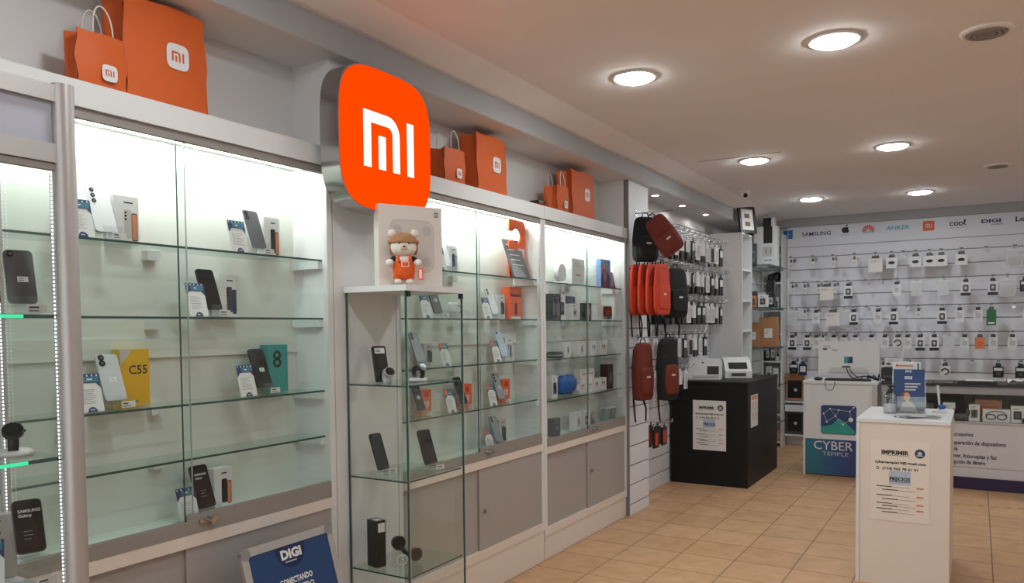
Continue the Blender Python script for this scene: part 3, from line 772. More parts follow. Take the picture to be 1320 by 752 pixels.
# ================================================================== FREESTANDING GLASS TOWER
TX, TY, TW, TD = -2.02, 2.52, 0.425, 0.345           # front plane X, near Y, width along Y, depth towards the pier
t = thing('glass_tower_case', 'narrow freestanding glass case with white top board before the pier', 'display case', (TX, TY, 0), 90)
b = MB(); b.box(0.0, TW, 0.0, TD, 1.66, 1.685, LAM); b.build('top_board', t)
b = MB(); b.box(0.012, TW-0.012, 0.012, TD, 0, 0.055, LAM); b.build('base', t)
for z in (0.455, 0.862, 1.265):
    b = MB(); b.box(0.014, TW-0.02, 0.016, TD-0.01, z-0.0085, z-0.0015, GSHELF, front=GEDGE)
    b.add([(0.0135,0.016,z-0.0085),(0.0135,TD-0.01,z-0.0085),(0.0135,TD-0.01,z-0.0015),(0.0135,0.016,z-0.0015)], [(0,3,2,1)], GEDGE); b.build('glass_shelf', t)
for x0, x1, y0, y1, nm in ((0.012, TW-0.012, 0.008, 0.013, 'front_pane'), (0.007, 0.012, 0.012, TD, 'side_pane'), (TW-0.012, TW-0.007, 0.012, TD, 'side_pane')):
    b = MB(); b.box(x0, x1, y0, y1, 0.055, 1.66, GLASS)
    b.build(nm, t)
for x0, y0 in ((0.004, 0.005), (TW-0.016, 0.005), (0.004, TD-0.014), (TW-0.016, TD-0.014)):
    b = MB(); b.box(x0, x0+0.006, y0, y0+0.006, 0.055, 1.66, GEDGE); b.box(x0+0.008, x0+0.012, y0+0.001, y0+0.005, 0.055, 1.66, VACE); b.build('corner_edge', t)
for x in (0.012, TW-0.03):
    b = MB(); b.box(x, x+0.02, 0.0, 0.014, 1.635, 1.658, BLACK); b.build('hinge', t)

# things on and in the tower
t = thing('scale_carton', 'off-white carton with embossed device outline standing on the glass tower', 'box', (-2.125, 2.675, 1.686), 64)
b = MB(); b.box(-0.15, 0.15, -0.025, 0.025, 0, 0.345, CARTON); b.build('carton', t)
b = MB(); b.flat(rrect(-0.10, 0.11, 0.06, 0.285, 0.04), -0.0257, VAC); b.flat(rrect(-0.097, 0.107, 0.063, 0.282, 0.038), -0.026, mat('grey_emboss', (206,200,196), 0.5))
for x, z in ((0.075,0.24),(0.075,0.105),(-0.065,0.24),(-0.065,0.105)): b.flat(ell(x, z, 0.022, 0.022, 20), -0.0266, VAC)
b.flat(rrect(0.112,0.132,0.302,0.324,0.003), -0.026, INKG); mi_logo(b, 0.122, 0.313, 0.010, -0.0265, PAPER)
b.build('printed_front', t)

t = thing('plush_toy', 'cream plush bear in brown knit cap and orange dungarees on the glass tower', 'soft toy', (-2.065, 2.565, 1.686), 42)
def bear(t):
    b = MB()
    b.blob((0,0,0.075), (0.042,0.034,0.055), BEARW, 0.8, 0.9)
    b.blob((0,-0.006,0.158), (0.054,0.046,0.043), BEARW, 0.9, 1.0)
    for sx in (-1,1):
        b.tube([(sx*0.035,0,0.105),(sx*0.052,-0.008,0.09),(sx*0.056,-0.02,0.088)], lambda k: 0.014-0.002*k, BEARW, 10)
        b.blob((sx*0.058,-0.024,0.09), (0.016,0.016,0.016), BEARW)
        b.tube([(sx*0.02,0,0.04),(sx*0.024,-0.004,0.02)], 0.018, BEARW, 10)
        b.blob((sx*0.024,-0.012,0.011), (0.018,0.024,0.011), BEARW)
    b.build('body', t)
    b = MB(); b.blob((0,-0.048,0.150), (0.016,0.012,0.011), mat('snout_plush', (206,190,170), 0.95)); b.blob((0,-0.059,0.154), (0.006,0.004,0.004), INK, 1,1,10,6); b.build('snout', t)
    for sx in (-1,1):
        b = MB(); b.blob((sx*0.02,-0.049,0.168), (0.0035,0.003,0.0045), INK, 1,1,10,6); b.build('eye', t)
    b = MB(); b.blob((0,0.004,0.186), (0.056,0.05,0.032), KNIT); b.tube([(0.057*math.cos(a/12*math.pi), 0.0+0.05*math.sin(a/12*math.pi), 0.178) for a in range(24)], 0.009, KNIT, 8, True)
    for sx in (-1,1): b.blob((sx*0.05,0.008,0.155), (0.012,0.02,0.03), KNIT)
    b.build('knit_cap', t)
    for sx in (-1,1):
        b = MB(); b.blob((sx*0.047,0.002,0.215), (0.017,0.010,0.017), BEARW); b.build('ear', t)
    b = MB(); b.blob((0,0,0.066), (0.046,0.038,0.045), OVERALL, 0.7, 0.8)
    for sx in (-1,1): b.tube([(sx*0.02,0,0.045),(sx*0.023,-0.003,0.022)], 0.022, OVERALL, 10)
    for sx in (-1,1): b.tube([(sx*0.022,-0.036,0.09),(sx*0.026,-0.03,0.115),(sx*0.024,0.01,0.128)], 0.006, OVERALL, 6)
    b.build('dungarees', t)
    b = MB(); b.flat(rrect(-0.012,0.02,0.072,0.094,0.003), -0.042, WHITE); b.flat(rrect(-0.009,0.017,0.075,0.091,0.003), -0.0425, OVERALL); b.build('bib_patch', t)
    for sx in (-1,1):
        b = MB(); b.tube([(sx*0.033,0,0.108),(sx*0.046,-0.005,0.097)], 0.0165, BLACKF, 10); b.build('sleeve', t)
    b = MB(); b.box(0.056,0.078,-0.032,-0.031,0.018,0.068,ORCARD); b.rect(0.061,0.073,0.024,0.062,-0.0325,PAPER); b.build('swing_tag', t)
bear(t)

# inside the tower
def tw_phone(x, y, z, label, **kw):
    phone((x, y, z), label, rz=kw.pop('rz', 60), group='phones in the glass tower', **kw)
tw_phone(-2.235, 2.62, 0.862, 'black phone leaning on the middle tower shelf beside the cabinet', m=BLACK, w=0.068, rz=85, cams=1, h=0.165, lift=0.022)
stand((-2.235, 2.62, 0.862), 'clear stand under the black phone beside the cabinet', 85, lift=0.022)
tw_phone(-2.11, 2.80, 0.862, 'black phone facing the aisle on the middle tower shelf', m=BLACK, h=0.16, rz=80)
stand((-2.11, 2.80, 0.862), 'clear stand with price tag on the middle tower shelf', 80)
t = thing('watch_box', 'slim black watch box with white label on the upper tower shelf', 'box', (-2.25, 2.64, 1.265), 62)
B = Matrix.Translation((0,0,0.004)) @ Matrix.Rotation(R(-18),4,'X')
b = MB(); b.T = B; b.prism(rrect(-0.032,0.032,0,0.165,0.008), 0, 0.014, BLACK); b.build('box', t)
b = MB(); b.T = B; b.rect(-0.022,0.024,0.13,0.155,-0.001,PAPER); lines(b,-0.018,0.034,0.145,2,0.008,-0.0018,INK,0.003); b.build('label', t)
def watch(pos, label, rz, strap=BLACK, case=BLACK, r_=0.021, base=True, tilt=20):
    t = thing('smart_watch', label, 'watch', pos, rz, 'watches on show')
    z0 = 0.055 if base else 0.042
    B = Matrix.Translation((0,0,z0)) @ Matrix.Rotation(R(-tilt),4,'X')
    b = MB(); b.T = B
    pts = [(0, 0.028-0.033*math.cos(R(a)), 0.036*math.sin(R(a))) for a in range(0,360,18)]
    vs = [(sx*0.011, p[1], p[2]) for p in pts for sx in (-1,1)] + [(sx*0.011, 0.028+(p[1]-0.028)*0.88, p[2]*0.88) for p in pts for sx in (-1,1)]
    n = len(pts); fs = []
    for i in range(n):
        j = (i+1)%n
        fs += [(2*i,2*j,2*j+1,2*i+1),(2*n+2*i,2*n+2*i+1,2*n+2*j+1,2*n+2*j),(2*i,2*n+2*i,2*n+2*j,2*j),(2*i+1,2*j+1,2*n+2*j+1,2*n+2*i+1)]
    b.add(vs, fs, strap, True); b.build('strap', t)
    b = MB(); b.T = B; b.cyl((0,-0.016,0),(0,-0.004,0), r_, r_*1.02, case, 24); b.cyl((r_,-0.01,0),(r_+0.004,-0.01,0),0.003,None,case,8); b.build('case', t)
    b = MB(); b.T = B; b.cyl((0,-0.0172,0),(0,-0.016,0), r_*0.86, None, SCREEN, 24); b.build('dial', t)
    if base:
        s2 = thing('watch_stand', 'white base under the ' + label, 'stand', pos, rz, 'watch stands')
        b = MB(); b.lathe([(0.042,0),(0.044,0.006),(0.036,0.014),(0.012,0.016)], (0,0.025,0), WHITE, 24); b.build('base', s2)
        b = MB(); b.box(-0.004,0.004,0.026,0.03,0.014,0.022,ACRY); b.build('stem', s2)
    return t
watch((-2.205, 2.625, 1.265), 'silver watch with metal bracelet beside the slim black box', 62, SILVERPH, SILVERPH, 0.024, False, 35)
watch((-2.14, 2.77, 1.265), 'black watch on the upper tower shelf near the front corner', 75, BLACK, BLACK, 0.021, True, 40)
t = thing('accessory_box', 'tall narrow black box on the lowest tower shelf', 'box', (-2.27, 2.60, 0.455), 75)
b = MB(); b.box(-0.025,0.025,-0.035,0.035,0,0.205,BLACK); b.build('carton', t)
b = MB(); b.rect(-0.015,0.02,0.155,0.195,-0.0358,PAPER); b.box(-0.012,0.015,-0.02,0.015,0.205,0.2056,PAPER); b.build('label', t)
t = thing('headset', 'black folded headset on clear stand, lowest tower shelf', 'headset', (-2.18, 2.68, 0.455), 65)
b = MB(); b.cyl((-0.03,-0.012,0.10),(-0.03,0.012,0.10),0.032,0.028,BLACK,20); b.build('ear_cup', t)
b = MB(); b.cyl((0.055,-0.012,0.035),(0.055,0.012,0.035),0.03,0.026,BLACK,20); b.build('ear_cup', t)
b = MB(); b.tube([(-0.03,0,0.10),(0.0,-0.005,0.055),(0.03,-0.005,0.03),(0.055,0,0.035)],0.011,BLACK,8); b.build('headband', t)
b = MB(); b.tube([(-0.02+0.025*math.cos(a/9*math.pi),-0.02,0.026+0.022*math.sin(a/9*math.pi)) for a in range(18)],0.0025,WHITE,6,True); b.build('cable', t)
b = MB(); b.box(-0.06,0.06,-0.025,0.04,0,0.003,ACRY); b.box(-0.05,-0.005,0.016,0.019,0.003,0.09,ACRY); b.build('stand', t)

# ================================================================== TALL ALUMINIUM CASE BESIDE THE CAMERA
AX, A0, A1, AB = -1.90, 0.30, 1.068, -2.225
t = thing('tall_display_case', 'tall aluminium-framed glass case with LED strips and green-edged shelves', 'display case', (AX, A0, 0), 90)
W = A1-A0; D = AX-AB
for x, y in ((W, 0.0), (0.0, 0.0), (W, D), (0.0, D)):
    b = MB()
    b.cyl((x, y, 0), (x, y, 2.095), 0.026 if y == 0 else 0.012, None, ALU, 20); b.build('corner_post', t)
b = MB(); b.box(0.02, W-0.02, -0.012, 0.012, 2.05, 2.09, ALU); b.build('top_rail', t)
b = MB(); b.box(0.02, W-0.02, -0.012, 0.012, 1.905, 1.95, ALU); b.box(0.02, W-0.02, -0.006, 0.012, 1.888, 1.903, ALUD); b.build('door_rail', t)
b = MB(); b.box(0.02, W-0.02, 0.0, 0.006, 1.95, 2.05, mat('frosted_header', (176,178,192), 0.4)); b.build('header_panel', t)
b = MB(); b.box(0.0, W, 0.008, D, 2.075, 2.09, ALUD); b.build('top_board', t)
b = MB(); b.box(0.02, W-0.02, 0.004, D-0.004, 0.80, 0.8665, LAM); b.box(0.02,W-0.02,0.004,D-0.004,0.0,0.10,LAM); b.box(0.02,W-0.02,0.01,0.03,0.1,0.8,LAM); b.build('base', t)
for nm, x0, x1, y0, y1 in (('front_pane', 0.02, W-0.024, 0.004, 0.009), ('side_pane', W-0.003, W+0.002, 0.026, D-0.01), ('side_pane', 0.0, 0.005, 0.026, D-0.01), ('back_pane', 0.01, W-0.01, D-0.004, D)):
    b = MB(); b.box(x0, x1, y0, y1, 0.87, 1.888, GLASS)
    b.build(nm, t)
for z in (1.545, 1.20):
    b = MB(); b.box(0.012, W-0.012, 0.014, D-0.012, z-0.0105, z-0.0015, GSHELF, front=GEDGE); s_ = b.build('glass_shelf', t)
    b = MB(); b.box(0.0+0.02, W-0.10, 0.0105, 0.0135, z-0.010, z-0.002, LEDG); b.build('lit_edge', s_)
for x, y in ((W-0.026, 0.014), (W-0.01, D-0.022)):
    b = MB(); b.box(x-0.0022, x+0.0022, y, y+0.002, 0.872, 1.885, VAC)
    k = 0
    z = 0.88
    while z < 1.88:
        b.box(x-0.0014, x+0.0014, y-0.0012, y, z, z+0.0045, LEDD); z += 0.0095
    b.build('led_strip', t)
# contents
G = 'phones in the tall aluminium case'
phone((-2.025, 1.028, 1.545), 'dark slate phone with small white logo sticker on the upper shelf', GREYPH, rz=78, cams=1, camr=0.007, sticker=True, frame=SILVERPH, group=G, lean=16, w=0.064, h=0.14)
stand((-2.025, 1.020, 1.545), 'clear stand with price tag under the dark slate phone', 94, 16)
phone((-2.15, 0.995, 1.545), 'black phone half hidden behind the slate phone', BLACK, rz=78, h=0.13, lean=10, group=G)
phone((-2.00, 0.915, 1.545), 'dark phone with silver rim cut by the picture edge', BLACK, rz=78, frame=SILVERPH, group=G, lean=12)
spec_card((-2.08, 0.955, 1.545), 'price card with blue header behind the slate phone', None, rz=80)
watch((-2.01, 0.985, 1.20), 'black round watch on the lower shelf of the aluminium case', 62, BLACK, BLACK, 0.023, True, 48)
phone((-2.01, 1.02, 0.868), 'black phone with printed film at the bottom of the aluminium case', GREYPH, rz=75, words=['SAMSUNG', 'Galaxy'], lift=0.085, h=0.135, w=0.066, group=G)
stand((-2.01, 1.014, 0.868), 'clear stand at the bottom of the aluminium case', 94, lift=0.085)
spec_card((-2.06, 0.935, 0.868), 'price card leaning at the bottom of the aluminium case', None, rz=60)
def art_s(b, w, h):
    for k in range(3): b.flat(ell(w*0.1, h*(0.72-0.12*k), 0.005, 0.005, 10), -0.001, LENS)
    lines(b, -w*0.2, w*0.6, h*0.9, 1, 0.01, -0.001, INK, 0.003)
carton((-2.15, 1.0, 0.868), 'white box with three black dots behind the bottom phone', 0.10, 0.165, 0.03, VAC, 80, None, art_s, 'boxes in the tall aluminium case')

# ================================================================== LEANING POSTER FRAME
t = thing('poster_frame', 'blue poster in a silver snap frame leaning against the cabinet base', 'poster', (-2.02, 2.052, 0.0), 90)
B = Matrix.Rotation(R(-16.5), 4, 'X')
w, h = 0.45, 0.75
b = MB(); b.T = B
for poly in ([(-w/2+0.02,0),(w/2-0.02,0),(w/2-0.02,0.03),(-w/2+0.02,0.03)], [(-w/2+0.02,h-0.03),(w/2-0.02,h-0.03),(w/2-0.02,h),(-w/2+0.02,h)], [(-w/2,0.02),(-w/2+0.03,0.02),(-w/2+0.03,h-0.02),(-w/2,h-0.02)], [(w/2-0.03,0.02),(w/2,0.02),(w/2,h-0.02),(w/2-0.03,h-0.02)]):
    b.prism(poly, -0.004, 0.012, ALU)
b.build('snap_frame', t)
for sx, sz in ((-1,0),(1,0),(-1,1),(1,1)):
    b = MB(); b.T = B; cx, cz = sx*(w/2-0.02), (h-0.02 if sz else 0.02)
    b.prism(rrect(cx-0.02, cx+0.02, cz-0.02, cz+0.02, 0.019), -0.006, 0.013, CHROME); b.build('corner_cap', t)
b = MB(); b.T = B; b.box(-w/2+0.03, w/2-0.03, 0.0, 0.006, 0.03, h-0.03, mat('poster_blue', (28,60,106), 0.35)); b.build('poster', t)
b = MB(); b.T = B; b.flat([(0.075*math.cos(R(a))*1.0, h-0.03-0.085*abs(math.sin(R(a)))) for a in range(0,181,15)], -0.0006, mat('poster_navy', (20,36,76), 0.35))
text(b, 'DIGI', 0.0, h-0.078, 0.032, -0.0012, WHITE, bold=0.05, width=0.10); lines(b, -0.035, 0.07, h-0.092, 1, 0.01, -0.0012, VAC, 0.004)
for i, s_ in enumerate(['CONECTANDO', 'A NUESTRO', 'MÓVIL+FIBRA', 'MEJOR PRECIO']):
    text(b, s_, 0.0, h-0.17-0.034*i, 0.021, -0.0012, WHITE, bold=0.03, width=0.16)
b.build('lettering', t)

# ================================================================== SLATWALL PIER AND ALCOVE
def slat(b, x0, x1, z0, z1, y, first, step=0.156, m=SLATW):
    """panel in local xz facing -y with dark grooves"""
    z = z0; zs = []
    g = first
    while g < z1: zs.append(g); g += step
    edges = [z0] + zs + [z1]
    for a, c in zip(edges[:-1], edges[1:]):
        lo = a if a == z0 else a+0.005
        hi = c if c == z1 else c-0.005
        b.box(x0, x1, y, y+0.02, lo, hi, m)
    b.box(x0, x1, y+0.012, y+0.022, z0, z1, GROOVE)
t = thing('slatwall', 'white slatwall end panel behind the backpacks', 'slatwall', (-2.35, 5.70, 0), 90)
b = MB(); slat(b, 0.004, 0.42, 0.0, 2.05, 0.0, 0.085); b.box(0.004, 0.42, 0.0, 0.022, 2.05, 2.65, SLATW); b.build('slat_board', t)
b = MB(); b.box(0.0, 0.004, -0.001, 0.03, 0, 2.65, GROOVE); b.build('edge_strip', t)
t = thing('slatwall', 'white slatwall of the alcove hung with phone cases', 'slatwall', (-2.55, 6.12, 0), 90)
b = MB(); slat(b, 0.0, 2.38, 0.0, 2.50, 0.0, 0.13); b.build('slat_board', t)
b = MB(); b.box(0.0, 2.38, -0.006, 0.03, 2.50, 2.512, ALUD); b.build('top_strip', t)

# hooks
def make_hook(name='slatwall_hook', L=0.24):
    t = thing(name, 'x', 'hook', (0,0,0))
    b = MB(); b.box(-0.016,0.016,-0.004,0.0,-0.02,0.02,CHROME); b.build('back_plate', t)
    b = MB(); b.tube([(0,-0.004,0),(0,-L*0.96,0),(0,-L,0.006),(0,-L,0.02)], 0.003, CHROME, 6); b.tube([(0,-0.004,0.02),(0,-L-0.01,0.03)], 0.002, CHROME, 6); b.build('prong', t)
    b = MB(); b.box(-0.02,0.02,-L-0.014,-L-0.0115,0.012,0.038,PAPER); b.rect(-0.018,0.018,0.015,0.035,-L-0.0148,INKG); b.build('price_ticket', t)
    return t
HOOK = None
def hook(loc, rz, label, group):
    global HOOK
    if HOOK is None:
        HOOK = make_hook(); HOOK.location = loc; HOOK.rotation_euler = (0,0,R(rz)); HOOK['label'] = label; HOOK['group'] = group
        return HOOK
    return dup(HOOK, loc, rz, label, group)
# hanging packs (built once each, then copied)
PK = {}
def pack(kind, loc, rz, label, group):
    if kind in PK: return dup(PK[kind], loc, rz, label, group)
    t = thing('hanging_pack', label, 'hanging pack', loc, rz, group)
    def card(w, h, m, top=None, bot=None, tab=True):
        b = MB(); b.box(-w/2, w/2, 0, 0.014, -h-0.03, -0.03, m)
        b.build('pack', t)
        b = MB(); b.prism([(-w*0.3,-0.03),(w*0.3,-0.03),(w*0.22,0.004),(-w*0.22,0.004)], 0.005, 0.007, top or m); b.rect(-0.012,0.012,-0.008,-0.003,0.0045,INKG); b.build('hang_tab', t)
        if bot: 
            b = MB(); b.rect(-w/2, w/2, -h-0.03, -h*0.78-0.03, -0.0008, bot); b.build('dark_band', t)
    if kind == 'white':
        card(0.085, 0.13, WHITE, BLACK); b = MB(); b.flat(rrect(-0.025,0.025,-0.12,-0.065,0.008),-0.0009,VAC); lines(b,-0.03,0.05,-0.05,2,0.008,-0.0009,INKG,0.003); b.build('printed_front', t)
    elif kind == 'white_black':
        card(0.095, 0.15, WHITE, BLACK, BLACK); b = MB(); b.flat(rrect(-0.028,0.028,-0.135,-0.06,0.012),-0.0012,GREYPH); b.flat(ell(0,-0.095,0.014,0.018),-0.0016,VAC); b.build('printed_front', t)
    elif kind == 'big_white':
        card(0.15, 0.16, CARTON, GREYPH); b = MB(); lines(b,-0.06,0.1,-0.06,2,0.012,-0.0009,INKG,0.004); b.build('printed_front', t)
    elif kind == 'buds':
        card(0.12, 0.12, WHITE, GREYPH); b = MB(); b.flat(ell(0.0,-0.09,0.035,0.018),-0.0009,INK); b.build('printed_front', t)
    elif kind == 'clear':
        b = MB(); b.box(-0.055,0.055,0,0.012,-0.17,-0.02,CLEARP); b.build('blister', t)
        b = MB(); b.tube([(-0.03,0.006,-0.06),(0.02,0.006,-0.05),(0.03,0.006,-0.10),(-0.02,0.006,-0.13),(0.02,0.006,-0.15)],0.006,WHITE,6); b.build('cable', t)
        b = MB(); b.box(-0.055,0.055,0.002,0.010,-0.02,0.004,PAPER); b.build('header_card', t)
    elif kind == 'small':
        card(0.05, 0.075, PAPER, GREYPH); b = MB(); b.rect(-0.015,0.015,-0.085,-0.055,-0.0009,VAC); b.build('printed_front', t)
    elif kind == 'bag':
        b = MB(); b.blob((0,0.01,-0.12),(0.085,0.014,0.09),CLEARP,0.5,0.5); b.build('bag', t)
        b = MB(); b.box(-0.08,0.08,0.006,0.012,-0.03,0.004,WHITE); b.build('header_card', t)
        b = MB(); b.blob((0,0.01,-0.13),(0.055,0.008,0.05),VAC,0.6,0.6,12,8); b.build('contents', t)
    elif kind == 'dark':
        card(0.10, 0.12, BLACK, BLACK); b = MB(); b.rect(-0.04,0.04,-0.075,-0.045,-0.0009,PAPER); b.flat(ell(0,-0.11,0.025,0.018),-0.0009,GREYPH); b.build('printed_front', t)
    elif kind == 'green':
        card(0.09, 0.17, GREEN, GREEN); b = MB(); b.rect(-0.03,0.03,-0.185,-0.165,-0.0009,PAPER); b.build('printed_front', t)
    elif kind == 'orange':
        card(0.095, 0.13, PEACH, GREYPH); b = MB(); b.flat(ell(0,-0.1,0.03,0.03),-0.0009,ORCARD); b.build('printed_front', t)
    elif kind == 'blue':
        card(0.09, 0.14, NAVY, NAVY); b = MB(); b.rect(-0.03,0.035,-0.13,-0.06,-0.0009,PAPER); b.build('printed_front', t)
    elif kind == 'ublack':
        card(0.10, 0.11, PAPER, GREYPH); b = MB(); b.tube([(0.035*math.cos(R(a)),-0.006,-0.09+0.03*math.sin(R(a))) for a in range(-100,200,20)],0.006,BLACK,6); b.build('cable', t)
    elif kind == 'case':            # thin phone case pack in the alcove
        b = MB(); b.box(-0.045,0.045,0,0.012,-0.20,-0.03,VAC); b.rect(-0.038,0.038,-0.19,-0.05,-0.0009,BLACK); b.build('pack', t)
        b = MB(); b.prism([(-0.02,-0.03),(0.02,-0.03),(0.016,0.004),(-0.016,0.004)],0.004,0.006,WHITE); b.build('hang_tab', t)
    elif kind == 'case_white':
        b = MB(); b.box(-0.045,0.045,0,0.012,-0.20,-0.03,WHITE); b.build('pack', t)
        b = MB(); b.prism([(-0.02,-0.03),(0.02,-0.03),(0.016,0.004),(-0.016,0.004)],0.004,0.006,WHITE); b.build('hang_tab', t)
        b = MB(); b.flat(rrect(-0.03,0.03,-0.18,-0.06,0.008),-0.0009,VAC); b.build('printed_front', t)
    elif kind == 'case_dark':
        b = MB(); b.box(-0.045,0.045,0,0.014,-0.215,-0.03,BLACK); b.build('pack', t)
        b = MB(); b.prism([(-0.02,-0.03),(0.02,-0.03),(0.016,0.004),(-0.016,0.004)],0.004,0.006,BLACK); b.build('hang_tab', t)
        b = MB(); b.rect(-0.035,0.035,-0.12,-0.05,-0.0009,WHITE); b.build('label', t)
    elif kind == 'case_half':
        b = MB(); b.box(-0.042,0.042,0,0.014,-0.15,-0.03,WHITE); b.build('pack', t)
        b = MB(); b.box(-0.042,0.042,-0.001,0.015,-0.215,-0.15,BLACK); b.build('lower_pack', t)
        b = MB(); b.prism([(-0.02,-0.03),(0.02,-0.03),(0.016,0.004),(-0.016,0.004)],0.004,0.006,WHITE); b.build('hang_tab', t)
    elif kind == 'case_red':
        b = MB(); b.box(-0.05,0.05,0,0.016,-0.19,-0.03,BLACK); b.build('pack', t)
        b = MB(); b.prism([(-0.02,-0.03),(0.02,-0.03),(0.016,0.004),(-0.016,0.004)],0.004,0.006,BLACK); b.build('hang_tab', t)
        b = MB(); b.rect(-0.03,0.03,-0.17,-0.06,-0.0009,RED); b.build('printed_front', t)
    PK[kind] = t
    return t

# alcove rows: (hook height, first Y, last Y, hooks, kinds)
rows = [(2.36, 6.42, 8.32, 13, 'CWCWBBDWBWCWD'), (2.05, 6.42, 8.32, 13, 'DBDBWBDBBWDBD'), (1.74, 6.62, 8.32, 12, 'DDBDWBDDWWBD'), (1.425, 6.50, 7.75, 9, 'WBDWDCBWD'), (1.115, 6.50, 7.15, 5, 'WCWBW'), (0.65, 6.35, 6.55, 2, 'RR')]
KN = {'C': ('case', 'black and grey phone case pack'), 'W': ('case_white', 'white phone case pack'), 'D': ('case_dark', 'black cased cable pack'), 'R': ('case_red', 'red and black pack'), 'B': ('case_half', 'half white half black pack')}
for ri, (z, ya, yb, n, kinds) in enumerate(rows):
    for i in range(n):
        y = ya+(yb-ya)*i/max(1, n-1)
        hook((-2.55, y, z), 90, 'chrome alcove hook in the %s row down, %s from the backpacks' % (ORD[ri], ORD[i]), 'hooks in the alcove')
        kd, ds = KN[kinds[i]]
        for k in range(3):
            kd2, ds2 = (kd, ds)
            pos = ['wall end', 'mid', 'tip'][k]
            pack(kd2, (-2.49+0.062*k, y, z-0.008), 90+random.uniform(-8, 8), '%s, %s of %s hook of the %s alcove row' % (ds2, pos, ORD[i], ORD[ri]), 'cases hanging in the alcove')

# backpacks
def backpack(loc, rz, label, m, m2=None, tilt=0.0, h=0.40, w=0.28, d=0.058, straps=True, group='hanging backpacks', roll=0.0):
    t = thing('backpack', label, 'backpack', loc, rz, group)
    if tilt or roll: t.rotation_euler = (R(tilt), R(roll), R(rz))
    m2 = m2 or m
    taper = lambda x,y,z: (x*(1.0-0.18*max(0,z/(h/2))), y*(1-0.25*(z/(h/2)+1)/2), z)
    b = MB(); b.blob((0,0,-h/2-0.03),(w/2,d/2,h/2),m,0.32,0.5,28,16,taper); b.build('body', t)
    b = MB(); b.blob((0,-d*0.42,-h*0.66-0.03),(w*0.38,d*0.2,h*0.24),m2,0.5,0.5,20,10); b.build('front_pocket', t)
    b = MB(); b.tube([(-0.03,0,-0.035),(-0.02,0,0.0),(0.02,0,0.0),(0.03,0,-0.035)],0.005,BLACKF,6); b.build('top_handle', t)
    b = MB(); b.tube([(-w*0.34,-d*0.30,-h*0.62),(-w*0.36,-d*0.33,-h*0.34),(-w*0.2,-d*0.30,-h*0.16),(w*0.2,-d*0.30,-h*0.16),(w*0.36,-d*0.33,-h*0.34),(w*0.34,-d*0.30,-h*0.62)],0.004,BLACK,6); b.build('zipper', t)
    b = MB(); b.box(-0.02,0.02,-d*0.64,-d*0.60,-h*0.56-0.05,-h*0.56-0.035,VAC); b.build('label_patch', t)
    if straps:
        for sx in (-1,1):
            b = MB(); x = sx*w*0.28
            pts = [(x,d*0.40,-0.08),(x+sx*0.01,d*0.50,-h*0.5),(x,d*0.5,-h-0.02),(x+sx*0.015,d*0.3,-h-0.10),(x+sx*0.005,d*0.25,-h-0.20)]
            rs = min(0.012, d*0.16); b.tube(pts, lambda k: max(0.006, rs-0.005*k), BLACKF, 6); b.build('strap', t)
    return t
for i in range(4):
    y = 5.80+0.012*i
    backpack((-2.312+0.062*i, y, 2.02), 86, 'orange-red backpack hanging on the pier, %s out from the wall' % ORD[i], RED, d=0.042)
backpack((-2.19, 6.32, 2.02), 62, 'black backpack hanging beside the orange-red ones', BLACKF, h=0.42, w=0.24, d=0.12)
backpack((-2.235, 5.76, 2.385), 50, 'black backpack at the top of the pier behind the maroon one', BLACKF, h=0.35, w=0.21, d=0.10, straps=False)
backpack((-2.155, 5.66, 2.355), 42, 'maroon backpack tilted over the black one at the top of the pier', MAROON, h=0.32, w=0.2, d=0.07, straps=False, roll=-36)
backpack((-2.235, 5.70, 1.405), 68, 'dark maroon backpack low on the pier', MAROON, h=0.45, w=0.185, d=0.10)
backpack((-2.085, 5.845, 1.44), 66, 'black backpack with maroon pocket low on the pier', BLACKF, MAROON, h=0.49, w=0.195, d=0.10)
for i, (y, z) in enumerate(((5.86, 2.40), (5.88, 2.00), (6.34, 2.01), (5.88, 1.41))):
    t = thing('bag_rail', 'chrome bag hook on the slatwall, %s from the top' % ORD[i], 'hook', (-2.35 if y < 6.1 else -2.55, y, z), 90, 'hooks for the backpacks')
    L = 0.34 if i != 2 else 0.42
    b = MB(); b.tube([(0,0,0.004),(0,-L,0.004),(0,-L-0.004,0.02)],0.004,CHROME,6); b.build('prong', t)
    b = MB(); b.box(-0.02,0.02,-0.005,0,-0.02,0.03,CHROME); b.build('back_plate', t)

# ================================================================== BOOKCASE, GLASS SHELVES AND CORNER SHELVES
t = thing('narrow_bookcase', 'tall narrow white bookcase at the end of the alcove', 'bookcase', (-2.19, 8.50, 0), 90)
b = MB(); b.box(0,0.02,0,0.405,0,2.49,LAM); b.box(0.40,0.42,0,0.405,0,2.49,LAM); b.box(0.02,0.40,0.385,0.405,0,2.49,LAM); b.box(0.0,0.42,0,0.405,2.49,2.51,LAM); b.build('carcass', t)
for z in (0.06, 0.42, 0.78, 1.12, 1.45, 1.78, 2.12):
    b = MB(); b.box(0.02,0.40,0.004,0.385,z-0.02,z,LAM); b.build('shelf', t)
for i, z in enumerate((1.12, 1.45)):
    t = thing('price_ticket_roll', 'small white item on the bookcase shelf, %s from the bottom' % ORD[i], 'small item', (-2.26, 8.62, z), 90)
    b = MB(); b.box(-0.03,0.03,0,0.04,0,0.03,PAPER); b.build('block', t); b = MB(); b.cyl((0,0.02,0.03),(0,0.02,0.06),0.018,None,VAC,12); b.build('roll', t)
t = thing('picture_frame', 'black framed picture with two banknotes leaning on the bookcase top', 'picture', (-2.16, 8.64, 2.512), 62)
B = Matrix.Rotation(R(-8),4,'X')
b = MB(); b.T = B
w, h = 0.25, 0.295
